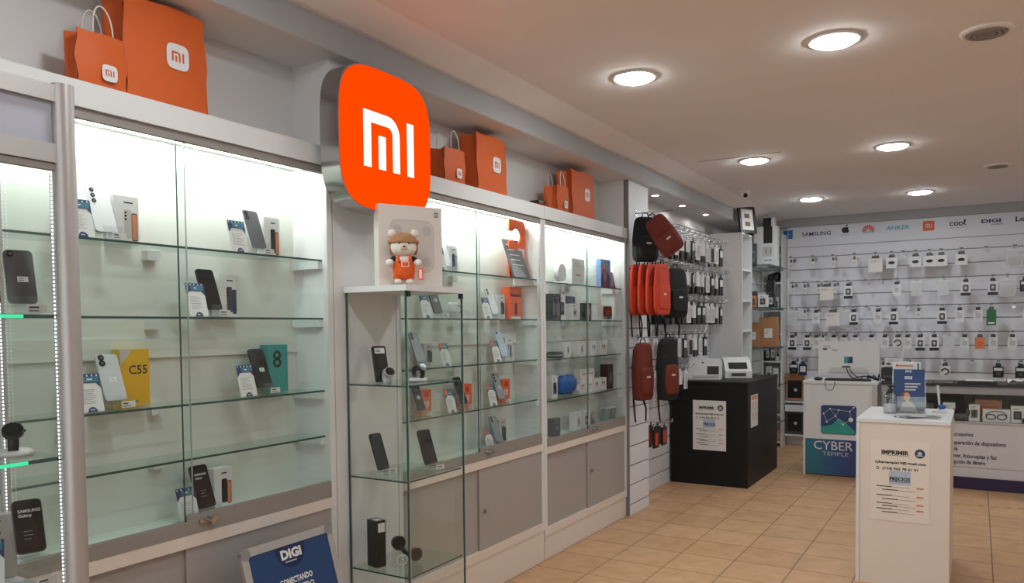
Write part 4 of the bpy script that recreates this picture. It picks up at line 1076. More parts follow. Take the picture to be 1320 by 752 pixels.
for x0,x1,z0,z1 in ((-w/2,w/2,0,0.03),(-w/2,w/2,h-0.03,h),(-w/2,-w/2+0.03,0.03,h-0.03),(w/2-0.03,w/2,0.03,h-0.03)): b.box(x0,x1,-0.012,0.012,z0,z1,BLACK)
b.build('frame', t)
b = MB(); b.T = B; b.rect(-w/2+0.03,w/2-0.03,0.03,h-0.03,-0.002,PAPER)
for z in (0.075,0.165): b.rect(-0.04,0.04,z,z+0.05,-0.003,HAIR)
b.build('mounted_print', t)

t = thing('slatwall', 'white slatwall strip between bookcase and corner shelves', 'slatwall', (-2.32, 8.92, 0), 90)
b = MB(); slat(b, 0.0, 0.98, 0.0, 2.5, 0.0, 0.13); b.build('slat_board', t)
def glass_ledge(z, y0, y1, label, x1=-2.0):
    t = thing('glass_ledge', label, 'shelf', (-2.32, y0, z), 90, 'glass ledges beside the bookcase')
    W = y1-y0; D = x1+2.32
    b = MB(); b.box(0, W, -D, -0.002, -0.009, -0.001, GSHELF, front=GEDGE); b.add([(0,-D,-0.009),(0,0,-0.009),(0,0,-0.001),(0,-D,-0.001)],[(0,3,2,1)],GEDGE); b.build('glass_plate', t)
    for x in (0.06, W-0.06):
        b = MB(); b.box(x-0.006,x+0.006,-D+0.03,0,-0.03,-0.0095,CHROME); b.build('bracket', t)
glass_ledge(2.19, 8.98, 9.86, 'glass ledge under the white carton, highest of four')
glass_ledge(1.71, 8.98, 9.86, 'glass ledge crowded with small boxes, second from the top')
glass_ledge(1.25, 8.98, 9.86, 'glass ledge under the brown cartons')
glass_ledge(0.80, 8.98, 9.86, 'lowest glass ledge above the black appliance')
def sitem(loc, label, w, h, d, m, art=None, rz=0, name='product_box', side=None, group='products by the corner'):
    return carton(loc, label, w, h, d, m, rz, side, art, group, name)
def art_router(b, w, h):
    b.flat(rrect(-w*0.1, w*0.3, h*0.25, h*0.5, 0.01), -0.001, VAC)
    for x in (-0.02, 0.03): b.rect(w*0.1+x, w*0.1+x+0.006, h*0.32, h*0.45, -0.0016, INK)
    b.rect(-w*0.08, w*0.3, h*0.58, h, -0.001, INK)
    for k in range(4): b.flat(ell(w*(0.0+0.08*k), h*0.16, 0.008, 0.008, 8), -0.0016, INK)
sitem((-2.155, 9.40, 2.192), 'large white router carton on the top glass ledge', 0.27, 0.47, 0.12, WHITE, art_router)
t = thing('black_speaker', 'black upright speaker standing on the white router carton', 'speaker', (-2.13, 9.46, 2.663), 0)
b = MB(); b.box(-0.055,0.04,-0.05,0.05,0,0.10,BLACK); b.box(0.04,0.075,-0.05,0.05,0,0.10,WHITE); b.build('case', t)
b = MB(); b.flat(ell(-0.008,0.05,0.035,0.04),-0.051,INK); b.build('grille', t)
sitem((-2.27, 9.30, 2.192), 'grey slim box leaning beside the router carton', 0.07, 0.27, 0.05, GREYPH, art_dark(INKG, GREYPH))
its = [(-2.27,0.10,0.19,GREYPH,'grey earphone box'),(-2.16,0.09,0.17,VAC,'pale clear-front box'),(-2.06,0.09,0.16,BLACK,'black camera box'),(-2.22,0.08,0.13,PEACH,'peach coloured box'),(-2.11,0.10,0.14,WHITE,'white lamp box')]
for i,(x,w,h,m,ds) in enumerate(its):
    sitem((x, 9.25 if i < 3 else 9.08, 1.712), ds+' on the second glass ledge', w, h, 0.07, m, art_dark(VAC if m in (GREYPH,BLACK) else GREYPH, INKG))
sitem((-2.065, 9.25, 1.883), 'white box with black earbuds stacked on the black camera box', 0.09, 0.14, 0.07, BLACK, art_buds)
def art_label(b, w, h): b.rect(-w*0.2, w*0.25, h*0.3, h*0.62, -0.001, PAPER); lines(b, -w*0.15, w*0.3, h*0.55, 3, h*0.06, -0.0016, INK, 0.004)
sitem((-2.245, 9.20, 1.252), 'smaller brown parcel box with white label', 0.12, 0.28, 0.10, BROWN, art_label)
sitem((-2.105, 9.32, 1.252), 'larger brown parcel box with white label', 0.20, 0.345, 0.12, BROWN, art_label)
t = thing('label_printer', 'black appliance with dark blue top under the lowest glass ledge', 'appliance', (-2.18, 9.30, 0.35), 0)
b = MB(); b.prism(rrect(-0.12,0.13,0,0.22,0.03),-0.08,0.12,BLACK); b.build('body', t)
b = MB(); b.rect(-0.09,0.09,0.10,0.18,-0.081,NAVY); b.build('panel', t)
b = MB(); b.cyl((0.13,-0.02,0.11),(0.165,-0.02,0.11),0.045,None,GREYPH,16); b.build('dial', t)
glass_ledge(0.348, 8.98, 9.86, 'lowest support ledge under the black appliance')

# corner shelves
t = thing('corner_shelf_unit', 'white shelf unit in the room corner beside the brand wall', 'shelf unit', (-2.315, 9.90, 0), 0)
b = MB(); b.box(0,0.018,0,0.30,0,2.62,LAM); b.box(0.232,0.25,0,0.295,0,2.62,LAM); b.box(0.018,0.232,0.28,0.295,0,2.62,LAM); b.build('carcass', t)
CS = (0.06, 0.40, 0.73, 1.06, 1.40, 1.69, 2.03, 2.36)
for z in CS:
    b = MB(); b.box(0.018,0.232,0.0,0.28,z-0.02,z-0.0015,LAM); b.build('shelf', t)
cs_items = [(-2.06,0.06,0.10,0.14,PEACH,'small orange patterned box on the lowest corner shelf'),(-2.14,0.40,0.14,0.16,CARTON,'pale carton with orange print on the second corner shelf'),
    (-2.20,0.73,0.09,0.26,VAC,'white boxed gadget with blue print on the third corner shelf'),(-2.08,0.73,0.08,0.24,WHITE,'white framed black box on the third corner shelf'),
    (-2.22,1.06,0.08,0.18,BLACK,'black box on the fourth corner shelf'),(-2.13,1.06,0.09,0.20,GREYPH,'dark printed box on the fourth corner shelf'),(-2.05,1.06,0.06,0.27,WHITE,'white tall box on the fourth corner shelf'),
    (-2.08,1.40,0.10,0.10,WHITE,'white small box on the fifth corner shelf'),(-2.09,1.69,0.11,0.16,VAC,'clear boxed toy with pink print on the sixth corner shelf'),(-2.17,1.69,0.06,0.22,TEALP,'teal pack on the sixth corner shelf')]
for x,z,w,h,m,ds in cs_items: sitem((-2.30+(x+2.30)*0.70, 9.93, z), ds, w*0.8, h, 0.10, m, art_dark(NAVY if m == VAC else (INK if m == WHITE else VAC), INKG), group='products on the corner shelves')
def vr(x, z, label):
    t = thing('vr_headset', label, 'headset', (x-0.08, 9.985, z+0.003), 0, 'headsets on the corner shelves')
    b = MB(); b.blob((0,0,0.06),(0.075,0.05,0.05),BLACK,0.5,0.6); b.build('visor', t)
    b = MB(); b.tube([(0.07*math.cos(R(a)),0.05+0.06*math.sin(R(a)),0.075+0.05*math.sin(R(a))) for a in range(0,181,20)],0.009,BLACKF,6); b.build('strap', t)
    b = MB(); b.rect(-0.05,0.05,0.045,0.075,-0.049,GREYPH); b.build('front_panel', t)
vr(-2.10, 2.03, 'black headset on the corner shelf beside the router carton')
vr(-2.10, 2.36, 'black headset on the topmost corner shelf')

# ================================================================== BLACK PRINT STAND
t = thing('print_stand', 'large matt black box stand with price poster beside the alcove', 'stand', (-2.53, 7.18, 0), 0)
b = MB(); b.box(0, 0.73, 0, 1.22, 0.0, 0.955, BLACKM); b.build('body', t)
b = MB(); b.box(-0.006, 0.736, -0.006, 1.226, 0.957, 0.98, BLACKM); b.build('top', t)
def price_poster(parent_loc, rz, w, h, label, tinted, small=False):
    t = thing('price_poster', label, 'poster', parent_loc, rz)
    b = MB(); b.box(-w/2, w/2, 0, 0.0015, -h/2, h/2, PAPER if not tinted else mat('taped_paper', (230,219,209), 0.5)); b.build('sheet', t)
    b = MB()
    u = w/0.3
    if not small:
        text(b, 'IMPRIMIR', -0.025*u, h*0.33, 0.022*u, -0.0007, INK, bold=0.045, width=0.14*u)
        b.rect(-0.096*u, 0.046*u, h*0.315, h*0.319, -0.0007, INK)
        b.flat(ell(0.10*u, h*0.355, 0.026*u, 0.026*u, 24), -0.0007, NAVY); b.flat(ell(0.10*u, h*0.36, 0.012*u, 0.010*u, 16), -0.0012, VAC); b.rect(0.083*u, 0.117*u, h*0.325, h*0.338, -0.0012, VAC)
        text(b, 'cybertemple19@gmail.com', 0, h*0.215, 0.013*u, -0.0007, INK, bold=0.04, width=0.26*u)
        text(b, '(+34) 965 78 61 91', 0.0, h*0.135, 0.015*u, -0.0007, INK, bold=0.03, width=0.18*u)
        b.flat(ell(-0.115*u, h*0.15, 0.009*u, 0.009*u, 14), -0.0007, INK); b.flat(ell(-0.115*u, h*0.15, 0.0055*u, 0.0055*u, 12), -0.0011, PAPER)
        b.rect(-0.055*u, 0.055*u, -h*0.045, h*0.125, -0.0005, BLUEPH)
        text(b, 'PRECIOS', 0, h*0.005, 0.019*u, -0.0009, INK, bold=0.045, width=0.105*u); b.rect(-0.053*u, 0.053*u, -h*0.012, -h*0.006, -0.0009, INK)
        for k, z in enumerate((-0.08,-0.12,-0.19,-0.235,-0.29,-0.32,-0.36,-0.40)):
            x0 = -0.12*u if k%2 == 0 else -0.09*u
            b.rect(x0, x0+0.08*u, h*z, h*z+0.005*u, -0.0007, INK); b.rect(x0+0.08*u, x0+0.17*u, h*z, h*z+0.002*u, -0.0007, INKG)
            if k%2 == 0: b.rect(0.085*u, 0.12*u, h*z-0.001, h*z+0.008*u, -0.0008, PEACH)
    else:
        b.rect(-w*0.4, w*0.4, h*0.36, h*0.46, -0.0007, PEACH)
        for x in (-0.25, 0.15):
            for z in (0.1, -0.2): b.rect(w*x, w*(x+0.15), h*z, h*(z+0.16), -0.0007, PEACH); lines(b, w*x, w*0.3, h*(z-0.04), 2, h*0.04, -0.0007, INKG, 0.004)
    b.build('printing', t)
    return t
price_poster((-2.155, 7.1765, 0.566), 0, 0.315, 0.47, 'white price poster on the matt black stand', False)
price_poster((-1.797, 7.42, 0.70), 90, 0.26, 0.30, 'small flyer on the side of the matt black stand', False, True)
t = thing('receipt_printer', 'white boxy photo printer on the black stand beside the hanging cases', 'printer', (-2.30, 7.50, 0.981), 20)
b = MB(); b.prism(rrect(-0.16,0.16,0,0.195,0.02),-0.10,0.10,LAM); b.build('body', t)
b = MB(); b.box(0.02,0.13,-0.102,-0.1,0.05,0.13,BLACK); b.box(-0.12,0.13,-0.106,-0.1,0.02,0.04,VAC); b.build('paper_slot', t)
b = MB(); b.flat(ell(-0.02,0.165,0.008,0.008),-0.1015,INK); b.build('button', t)
t = thing('receipt_printer', 'white angled photo printer with open front on the black stand', 'printer', (-2.08, 7.85, 0.981), 25)
b = MB(); b.add([(-0.13,-0.12,0),(0.13,-0.12,0),(0.13,0.10,0),(-0.13,0.10,0),(-0.13,-0.12,0.07),(0.13,-0.12,0.07),(0.13,0.10,0.20),(-0.13,0.10,0.20),(-0.13,-0.02,0.17),(0.13,-0.02,0.17)],
   [(0,3,2,1),(0,1,5,4),(2,3,7,6),(8,9,6,7),(4,5,9,8),(1,2,6,9,5),(0,4,8,7,3)], LAM); b.build('body', t)
b = MB(); b.add([(-0.09,-0.105,0.092),(0.09,-0.105,0.092),(0.09,-0.045,0.152),(-0.09,-0.045,0.152)],[(0,1,2,3)],BLACK); b.build('screen', t)
b = MB(); b.box(-0.07,0.07,-0.124,-0.12,0.02,0.05,GREYPH); b.build('paper_slot', t)

# ================================================================== BACK WALL: BRAND BAND, SLATWALL, HOOKS
t = thing('slatwall', 'long white slatwall below the row of brand logos', 'slatwall', (-2.06, 10.165, 0), 0)
b = MB(); slat(b, 0.0, 5.2, 0.0, 2.47, 0.0, 0.165, 0.1555); b.build('slat_board', t)
b = MB(); b.box(0.0,0.03,-0.012,0.02,0,2.47,LAM); b.build('end_strip', t)
t = thing('brand_band', 'white header board across the top of the back wall', 'header board', (-2.3, 10.16, 0), 0)
b = MB(); b.box(0.24, 5.4, 0, 0.03, 2.475, 2.718, mat('header_white', (222,224,232), 0.45)); b.build('board', t)
YB = 10.158
def logo(name, x, label): return thing('brand_logo', label, 'logo', (x, YB, 0), 0, None)
CBLUE = mat('window_blue', (40,110,170), 0.5); SBLUE = mat('deep_blue_print', (30,50,110), 0.5); ABLUE = mat('light_teal_print', (90,175,200), 0.5); HRED = mat('petal_red', (206,70,50), 0.5)
t = logo('w', -2.05, 'blue four-pane window logo at the corner end of the header board')
b = MB()
for ix in (0,1):
    for iz in (0,1):
        x0 = -0.055+0.058*ix; z0 = 2.58+0.055*iz
        b.prism([(x0,z0),(x0+0.052,z0-0.003*ix),(x0+0.052,z0+0.049+0.003*ix),(x0,z0+0.049)],-0.001,0.001,CBLUE)
b.build('emblem', t)
t = logo('s', -1.717, 'dark blue SAMSUNG lettering on the header board')
b = MB(); text(b,'SAMSUNG',0,2.60,0.046,-0.001,SBLUE,bold=0.012,width=0.335); b.build('lettering', t)
t = logo('a', -1.384, 'dark bitten fruit logo on the header board')
b = MB()
app = [(0.0,0.66),(0.12,0.70),(0.26,0.68),(0.36,0.60)] + [(0.42+0.14*math.cos(R(a)),0.44+0.17*math.sin(R(a))) for a in (130,160,190,220,240)] + [(0.41,0.24),(0.30,0.08),(0.18,0.0),(0.06,0.04),(-0.06,0.04),(-0.18,0.0),(-0.30,0.10),(-0.40,0.30),(-0.40,0.48),(-0.30,0.64),(-0.16,0.70)]
app = [(x*0.105, 2.605+z*0.105) for x,z in app]
b.flat(app,-0.001,INK); b.flat([(0.002,2.682),(0.012,2.685),(0.026,2.700),(0.028,2.711),(0.014,2.706),(0.004,2.695)],-0.001,INK); b.build('emblem', t)
b = MB(); text(b,'iPhone',0,2.575,0.014,-0.001,INKG,width=0.10); b.build('lettering', t)
t = logo('h', -1.132, 'red petal fan logo on the header board')
b = MB()
for k in range(8):
    a = R(2+25.2*k); c,s_ = math.cos(a), math.sin(a)
    pts = []
    for u,v in ((0.012,0.0),(0.035,0.006),(0.055,0.0095),(0.07,0.005),(0.073,0),(0.07,-0.005),(0.055,-0.0095),(0.035,-0.006)):
        pts.append((u*c-v*s_, 2.618+u*s_+v*c))
    b.flat(pts,-0.001,HRED)
b.build('emblem', t)
b = MB(); text(b,'HUAWEI',0,2.592,0.016,-0.001,INK,bold=0.01,width=0.12); b.build('lettering', t)
t = logo('k', -0.815, 'light blue ANKER lettering on the header board')
b = MB(); text(b,'ANKER',0,2.608,0.046,-0.001,ABLUE,bold=0.02,width=0.25); b.build('lettering', t)
t = logo('m', -0.498, 'orange square logo with white letters on the header board')
b = MB(); b.prism(rrect(-0.058,0.058,2.57,2.682,0.012),-0.001,0.001,ORCARD); b.build('emblem', t)
b = MB(); mi_logo(b,0,2.626,0.045,-0.002,WHITE); b.build('lettering', t)
t = logo('c', -0.205, 'black rounded cool lettering on the header board')
b = MB()
for x in (-0.062,-0.018,0.028):
    rng = range(40,321,20) if x < -0.05 else range(0,361,20)
    b.tube([(x+0.018*math.cos(R(a)),-0.002,2.628+0.018*math.sin(R(a))) for a in rng],0.0045,INK,6)
b.tube([(0.05,-0.002,2.622),(0.062,-0.002,2.635),(0.074,-0.002,2.665),(0.066,-0.002,2.675),(0.060,-0.002,2.650),(0.064,-0.002,2.616),(0.078,-0.002,2.612)],0.0045,INK,6)
b.build('lettering', t)
b = MB(); b.rect(-0.10,0.10,2.583,2.586,-0.001,INKG); b.build('underline', t)
t = logo('d', 0.118, 'dark blue DIGI mobil lettering on the header board')
b = MB(); text(b,'DIGI',-0.005,2.618,0.036,-0.001,SBLUE,bold=0.04,width=0.185); text(b,'mobil',0.05,2.588,0.019,-0.001,SBLUE,bold=0.01,width=0.10); b.build('lettering', t)
t = logo('l', 0.49, 'black bold lettering cut by the picture edge on the header board')
b = MB(); text(b,'Logitech',0,2.612,0.05,-0.001,INK,bold=0.03,width=0.30); b.build('lettering', t)

# rows on the back wall: per row a hook height and (x, kind) list
KD = {'s':('small','small white hang pack'),'w':('white','white hang pack'),'k':('white_black','white and black hang pack'),'g':('big_white','broad pale box pack'),'b':('buds','white earphone pack'),
      'c':('clear','clear blister pack with white cable'),'p':('bag','clear bag with white header'),'d':('dark','black hang pack'),'n':('green','green hang pack'),'o':('orange','orange hang pack'),'u':('blue','blue hang pack'),'l':('ublack','pack with black looped cable'),'-':(None,None)}
BW = [(2.305, [(-1.97,'s'),(-1.72,'s'),(-1.49,'s'),(-1.255,'s'),(-1.03,'g'),(-0.86,'b'),(-0.74,'-'),(-0.615,'b'),(-0.475,'b'),(-0.36,'b'),(-0.165,'b'),(0.07,'-'),(0.33,'p')]),
      (1.995, [(-1.95,'s'),(-1.81,'s'),(-1.655,'s'),(-1.56,'g'),(-1.47,'s'),(-1.32,'k'),(-1.13,'-'),(-0.98,'-'),(-0.805,'w'),(-0.605,'c'),(-0.335,'c'),(-0.12,'k'),(0.135,'k'),(0.27,'p'),(0.43,'d')]),
      (1.685, [(-1.95,'c'),(-1.81,'s'),(-1.68,'w'),(-1.49,'g'),(-1.36,'c'),(-1.26,'k'),(-1.12,'-'),(-1.00,'w'),(-0.835,'k'),(-0.70,'-'),(-0.58,'s'),(-0.345,'k'),(-0.175,'w'),(0.0,'w'),(0.125,'n'),(0.335,'-'),(0.45,'w')]),
      (1.385, [(-1.955,'k'),(-1.78,'k'),(-1.675,'w'),(-1.60,'s'),(-1.48,'w'),(-1.365,'w'),(-1.24,'w'),(-1.07,'w'),(-0.925,'w'),(-0.79,'l'),(-0.69,'w'),(-0.56,'k'),(-0.42,'k'),(-0.28,'c'),(-0.125,'w'),(0.02,'o'),(0.145,'w'),(0.32,'w'),(0.47,'w')]),
      (1.065, [(-1.985+0.05,'d'),(-1.83,'u'),(-0.94,'s'),(-0.82,'-'),(-0.68,'l'),(-0.31,'l'),(-0.05,'-'),(0.195,'d'),(0.40,'d')])]
for ri, (z, lst) in enumerate(BW):
    for i, (x, kd) in enumerate(lst):
        hook((x, 10.165, z), 0, 'chrome back-wall hook with grey ticket, %s row down, %s from the corner shelves' % (ORD[ri], ORD[i]), 'hooks on the back wall')
        k, ds = KD[kd]
        if k:
            pack(k, (x, 10.165-0.225, z-0.008), random.uniform(-6,6), '%s, %s row down on the back wall, %s from corner' % (ds, ORD[ri], ORD[i]), 'packs on the back wall')

# laptop coolers on little shelves
def cooler(x, z, label, card):
    t = thing('cooler_box', label, 'box', (x, 10.06, z), 0, 'fan boxes low on the back wall')
    b = MB(); b.box(-0.105,0.105,0,0.09,0,0.34 if card else 0.27, BROWN if card else GREYPH); b.build('carton', t)
    b = MB(); b.flat(rrect(-0.085,0.085,0.03,0.25,0.01),-0.001,BLACK); b.flat(ell(0.01,0.13,0.02,0.02),-0.002,VAC)
    b.build('fan_print', t)
cooler(-1.945, 0.565, 'brown framed black fan box low on the back wall', True)
cooler(-1.945, 0.15, 'black fan box on the lowest back-wall shelf', False)
for i, z in enumerate((0.448, 0.14, 0.558)):
    t = thing('wall_shelf', 'white bracket shelf on the low back wall, %s of three' % ['middle','lowest','highest'][i], 'shelf', (-1.94, 10.03, z), 0, 'bracket shelves under the fan boxes')
    b = MB(); b.box(-0.115,0.12,0,0.13,-0.02,0 if i else 0.06,LAM); b.build('board', t)

# ================================================================== SERVICE DESK
DX0, DX1, DY = -1.495, -0.82, 8.18
t = thing('service_desk', 'white desk front with network emblem and blue base', 'desk', (DX0, DY, 0), 0)
W = DX1-DX0
b = MB(); b.box(0, W, 0.0, 0.55, 0.012, 0.915, LAM); b.box(0,0.018,-0.012,0.0,0.0,0.915,LAM); b.build('body', t)
b = MB(); b.box(-0.004, W+0.01, -0.014, 0.56, 0.917, 0.942, LAM); b.build('top', t)
b = MB(); b.box(W-0.045, W, -0.02, -0.001, 0.0, 0.915, ALU); b.build('edge_post', t)
# base panel with teal to violet print
def grad():
    m = bpy.data.materials.new('teal_violet_print'); m.use_nodes = True; nt = m.node_tree
    tc = nt.nodes.new('ShaderNodeTexCoord'); sp = nt.nodes.new('ShaderNodeSeparateXYZ'); mr = nt.nodes.new('ShaderNodeMapRange'); cr = nt.nodes.new('ShaderNodeValToRGB')
    mr.inputs['From Min'].default_value = 0.0; mr.inputs['From Max'].default_value = 0.68
    nt.links.new(tc.outputs['Object'], sp.inputs[0]); nt.links.new(sp.outputs['X'], mr.inputs['Value']); nt.links.new(mr.outputs[0], cr.inputs[0])
    e = cr.color_ramp.elements
    e[0].color = (*lin((44,118,130)),1); e[1].color = (*lin((58,40,92)),1); e[1].position = 0.95
    x = e.new(0.5); x.color = (*lin((44,72,128)),1)
    nt.links.new(cr.outputs[0], nt.nodes['Principled BSDF'].inputs['Base Color']); nt.nodes['Principled BSDF'].inputs['Roughness'].default_value = 0.45
    return m
GRAD = grad()
b = MB(); b.box(0.018, W-0.045, -0.006, -0.001, 0.015, 0.365, GRAD); b.build('printed_base', t)
b = MB()
text(b,'CYBER',0.28,0.262,0.085,-0.0068,WHITE,bold=0.0,width=0.36); text(b,'TEMPLE',0.30,0.205,0.036,-0.0068,VAC,bold=0.0,width=0.24); b.rect(0.10,0.30,0.075,0.078,-0.0068,TEALP)
b.build('lettering', t)
b = MB()
x0,x1,z0,z1 = 0.165,0.49,0.42,0.705
b.prism(rrect(x0,x1,z0,z1,0.025),-0.006,-0.001,mat('emblem_navy',(36,62,110),0.45))
GTE = mat('emblem_green',(44,150,140),0.45)
b.flat([(x0+0.004,z0+0.02),(x0+0.03,z0+0.004),(x1-0.03,z0+0.004),(x1-0.004,z0+0.03),(x1-0.10,z0+0.12),(0.33,z0+0.16),(x0+0.10,z0+0.09),(x0+0.004,z0+0.07)],-0.0066,GTE)
nodes = [(0.19,0.62),(0.25,0.67),(0.33,0.66),(0.43,0.65),(0.22,0.54),(0.30,0.60),(0.44,0.57),(0.37,0.52),(0.465,0.69)]
for a_,c_ in ((0,1),(1,5),(5,2),(2,3),(3,8),(3,6),(6,7),(5,7),(0,4),(4,5),(1,2)):
    p,q = Vector((nodes[a_][0],0,nodes[a_][1])), Vector((nodes[c_][0],0,nodes[c_][1])); d = (q-p).normalized(); n_ = Vector((-d.z,0,d.x))*0.0018
    b.flat([((p+n_).x,(p+n_).z),((q+n_).x,(q+n_).z),((q-n_).x,(q-n_).z),((p-n_).x,(p-n_).z)],-0.0072,VAC)
for k,(x,z) in enumerate(nodes): b.flat(ell(x,z,0.022 if k == 6 else 0.008,0.022 if k == 6 else 0.008,16),-0.0078,WHITE)
b.build('network_emblem', t)

t = thing('monitor', 'white computer monitor seen from behind on the service desk', 'monitor', (-1.113, 8.42, 0.943), 1)
b = MB(); b.prism(rrect(-0.285,0.285,0.045,0.39,0.012),0.0,0.035,LAM); b.build('shell', t)
b = MB(); b.prism([(-0.19,0.075),(0.19,0.075),(0.165,0.125),(-0.165,0.125)],-0.012,-0.0005,mat('shell_recess',(206,204,204),0.4)); b.build('vent_recess', t)
b = MB(); b.rect(-0.04,0.04,0.17,0.235,-0.001,GTE); b.flat([(-0.005,0.17),(0.04,0.17),(0.04,0.235),(0.01,0.235)],-0.0015,NAVY); b.build('sticker', t)
b = MB(); b.flat(ell(-0.22,0.31,0.025,0.009),-0.001,SBLUE); lines(b,-0.24,0.10,0.345,3,0.012,-0.001,INKG,0.003); b.rect(-0.15,-0.10,0.295,0.305,-0.001,INKG); b.build('spec_label', t)
b = MB(); b.prism(rrect(-0.03,0.03,0.0,0.09,0.008),0.036,0.06,WHITE); b.lathe([(0.12,0),(0.12,0.008),(0.02,0.014)],(0,0.05,0),WHITE); b.box(-0.02,0.02,-0.02,0.05,0.002,0.05,WHITE); b.build('foot', t)
b = MB(); b.tube([(-0.02,-0.004,0.13),(0.0,-0.03,0.08),(0.03,-0.04,0.035),(0.08,-0.05,0.012),(0.2,-0.06,0.008)],0.005,BLACK,6); b.tube([(0.0,-0.004,0.13),(0.05,-0.03,0.06),(0.1,-0.03,0.02),(0.16,-0.02,0.01)],0.004,BLACK,6); b.box(-0.06,0.02,-0.006,-0.001,0.12,0.14,BLACK); b.build('cable', t)
t = thing('keyboard', 'black keyboard lying before the monitor on the service desk', 'keyboard', (-1.10, 8.30, 0.943), 0)
b = MB(); b.box(-0.21,0.21,-0.05,0.05,0,0.018,BLACK); b.build('case', t)
b = MB()
for i in range(14):
    for j in range(3): b.box(-0.2+0.0285*i,-0.2+0.0285*i+0.024,-0.04+0.027*j,-0.04+0.027*j+0.022,0.018,0.023,INK)
b.build('keys', t)
t = thing('computer_mouse', 'dark computer mouse at the corner of the service desk', 'mouse', (-1.375, 8.29, 0.943), 0)
b = MB(); b.blob((0,0,0.016),(0.045,0.035,0.018),BLACK); b.build('shell', t)
b = MB(); b.box(-0.003,0.003,-0.03,-0.01,0.026,0.034,GREYPH); b.build('wheel', t)
t = thing('cable_loop', 'thin black cable looping over the desk front edge', 'cable', (-1.245, 8.15, 0.93), 0)
b = MB(); b.tube([(-0.045,0.05,0.02),(-0.046,0.005,0.02),(-0.044,-0.004,-0.02),(-0.03,-0.004,-0.065),(0.0,-0.004,-0.075),(0.03,-0.004,-0.065),(0.044,-0.004,-0.02),(0.046,0.005,0.02),(0.05,0.05,0.02)],0.003,BLACK,6); b.build('cable', t)
t = thing('cable_tangle', 'black tangle of cables beside the monitor foot', 'cables', (-0.93, 8.36, 0.943), 0)
b = MB()
for k in range(5):
    b.tube([(-0.12+0.06*k,0.02*math.sin(k),0.01),(-0.1+0.05*k,0.03,0.035+0.008*k),(-0.02+0.03*k,-0.02,0.045),(0.06+0.01*k,0.0,0.02),(0.1,0.03*k/4,0.006)],0.006,BLACK,6)
b.build('cable', t)
t = thing('desk_printer', 'black receipt printer with white notice on top beside the desk', 'printer', (-0.715, 8.50, 0.955), 0)
b = MB(); b.prism(rrect(-0.10,0.11,0,0.12,0.02),-0.06,0.10,BLACK); b.build('body', t)
b = MB(); b.box(-0.09,0.10,-0.063,-0.0605,0.02,0.04,GREYPH); b.build('slot', t)
t = thing('notice_card', 'white folded notice card standing on the black receipt printer', 'card', (-0.705, 8.50, 1.079), -6)
b = MB(); b.T = Matrix.Rotation(R(-10),4,'X'); b.box(-0.085,0.08,-0.01,-0.008,0,0.085,PAPER); b.T = Matrix.Rotation(R(14),4,'X'); b.box(-0.085,0.08,0.03,0.032,0,0.08,PAPER); b.build('card', t)
b = MB(); b.T = Matrix.Rotation(R(-10),4,'X'); b.flat(ell(-0.05,0.028,0.022,0.011),-0.0108,SBLUE); lines(b,-0.06,0.11,0.065,2,0.014,-0.0108,INKG,0.004); b.rect(0.0,0.05,0.02,0.028,-0.0108,INKG); b.build('printing', t)

# ================================================================== LONG COUNTER
t = thing('long_counter', 'long grey-white counter with service list and violet skirting', 'counter', (-0.78, 8.11, 0), 0)
W = 3.8
b = MB(); b.box(0,W,0.0,0.02,0.10,0.60,mat('counter_front',(206,202,206),0.45)); b.box(0,W,0.02,0.5,0.02,0.58,LAM); b.box(0,W,0.45,0.5,0.58,0.90,mat('dark_counter_back',(70,70,74),0.6)); b.build('body', t)
b = MB(); b.box(0,W,-0.012,0.0,0.0,0.108,PURPLE); b.build('skirting', t)
b = MB(); b.rect(0,W,0.195,0.199,-0.001,INKG); b.build('rule_line', t)
b = MB(); b.box(0,W,-0.01,0.45,0.60,0.612,ALU); b.build('display_floor', t)
b = MB(); b.box(0,W,0.0,0.006,0.612,0.862,GLASS); b.build('front_glass', t)
b = MB(); b.box(0,W,0.0,0.5,0.862,0.93,mat('counter_apron',(150,150,154),0.4)); b.build('apron', t)
b = MB(); b.box(0,W,-0.015,0.52,0.93,0.952,BLACK); b.build('top', t)
b = MB()
for s_, right, z in (('accesorios', -0.025, 0.478), ('reparación de dispositivos', 0.225, 0.402), ('telefonía', -0.145, 0.345), ('escáner, fotocopias y fax', 0.16, 0.282), ('recepción de dinero', 0.072, 0.226)):
    text(b, s_, right+0.78, z, 0.036, -0.0012, INK, 'RIGHT', bold=0.022, width=0.0163*len(s_))
b.build('lettering', t)
# goods behind the counter glass
def cg(x, label, w, h, m, art, y=8.17, d=0.08, name='product_box'): carton((x, y, 0.613), label, w, h, d, m, 0, None, art, 'goods behind the counter glass', name)
def art_gog(b, w, h):
    for x in (-0.2,0.2): b.tube([(w*x+w*0.17*math.cos(R(a)),-0.003,h*0.42+h*0.2*math.sin(R(a))) for a in range(0,360,20)],0.005,GREYPH,6,True)
    b.tube([(w*0.4*math.cos(R(a)),-0.003,h*0.45+h*0.42*math.sin(R(a))) for a in range(10,171,16)],0.004,GREYPH,6)
cg(-0.22, 'white pack behind the pedestal corner in the counter window', 0.10, 0.16, WHITE, art_lines)
cg(-0.02, 'white box with dark cylinder print in the counter window', 0.085, 0.15, WHITE, art_dark(GREYPH, INK))
cg(0.09, 'orange printed carton at the back of the counter window', 0.21, 0.185, PEACH, art_dark(ORCARD, WHITE), 8.29)
cg(0.15, 'white carton with headphone outline in the counter window', 0.21, 0.115, WHITE, art_gog, 8.15, 0.06)
cg(0.31, 'white box with black panel at the frame edge in the counter window', 0.10, 0.15, WHITE, art_dark(INK, GREYPH))
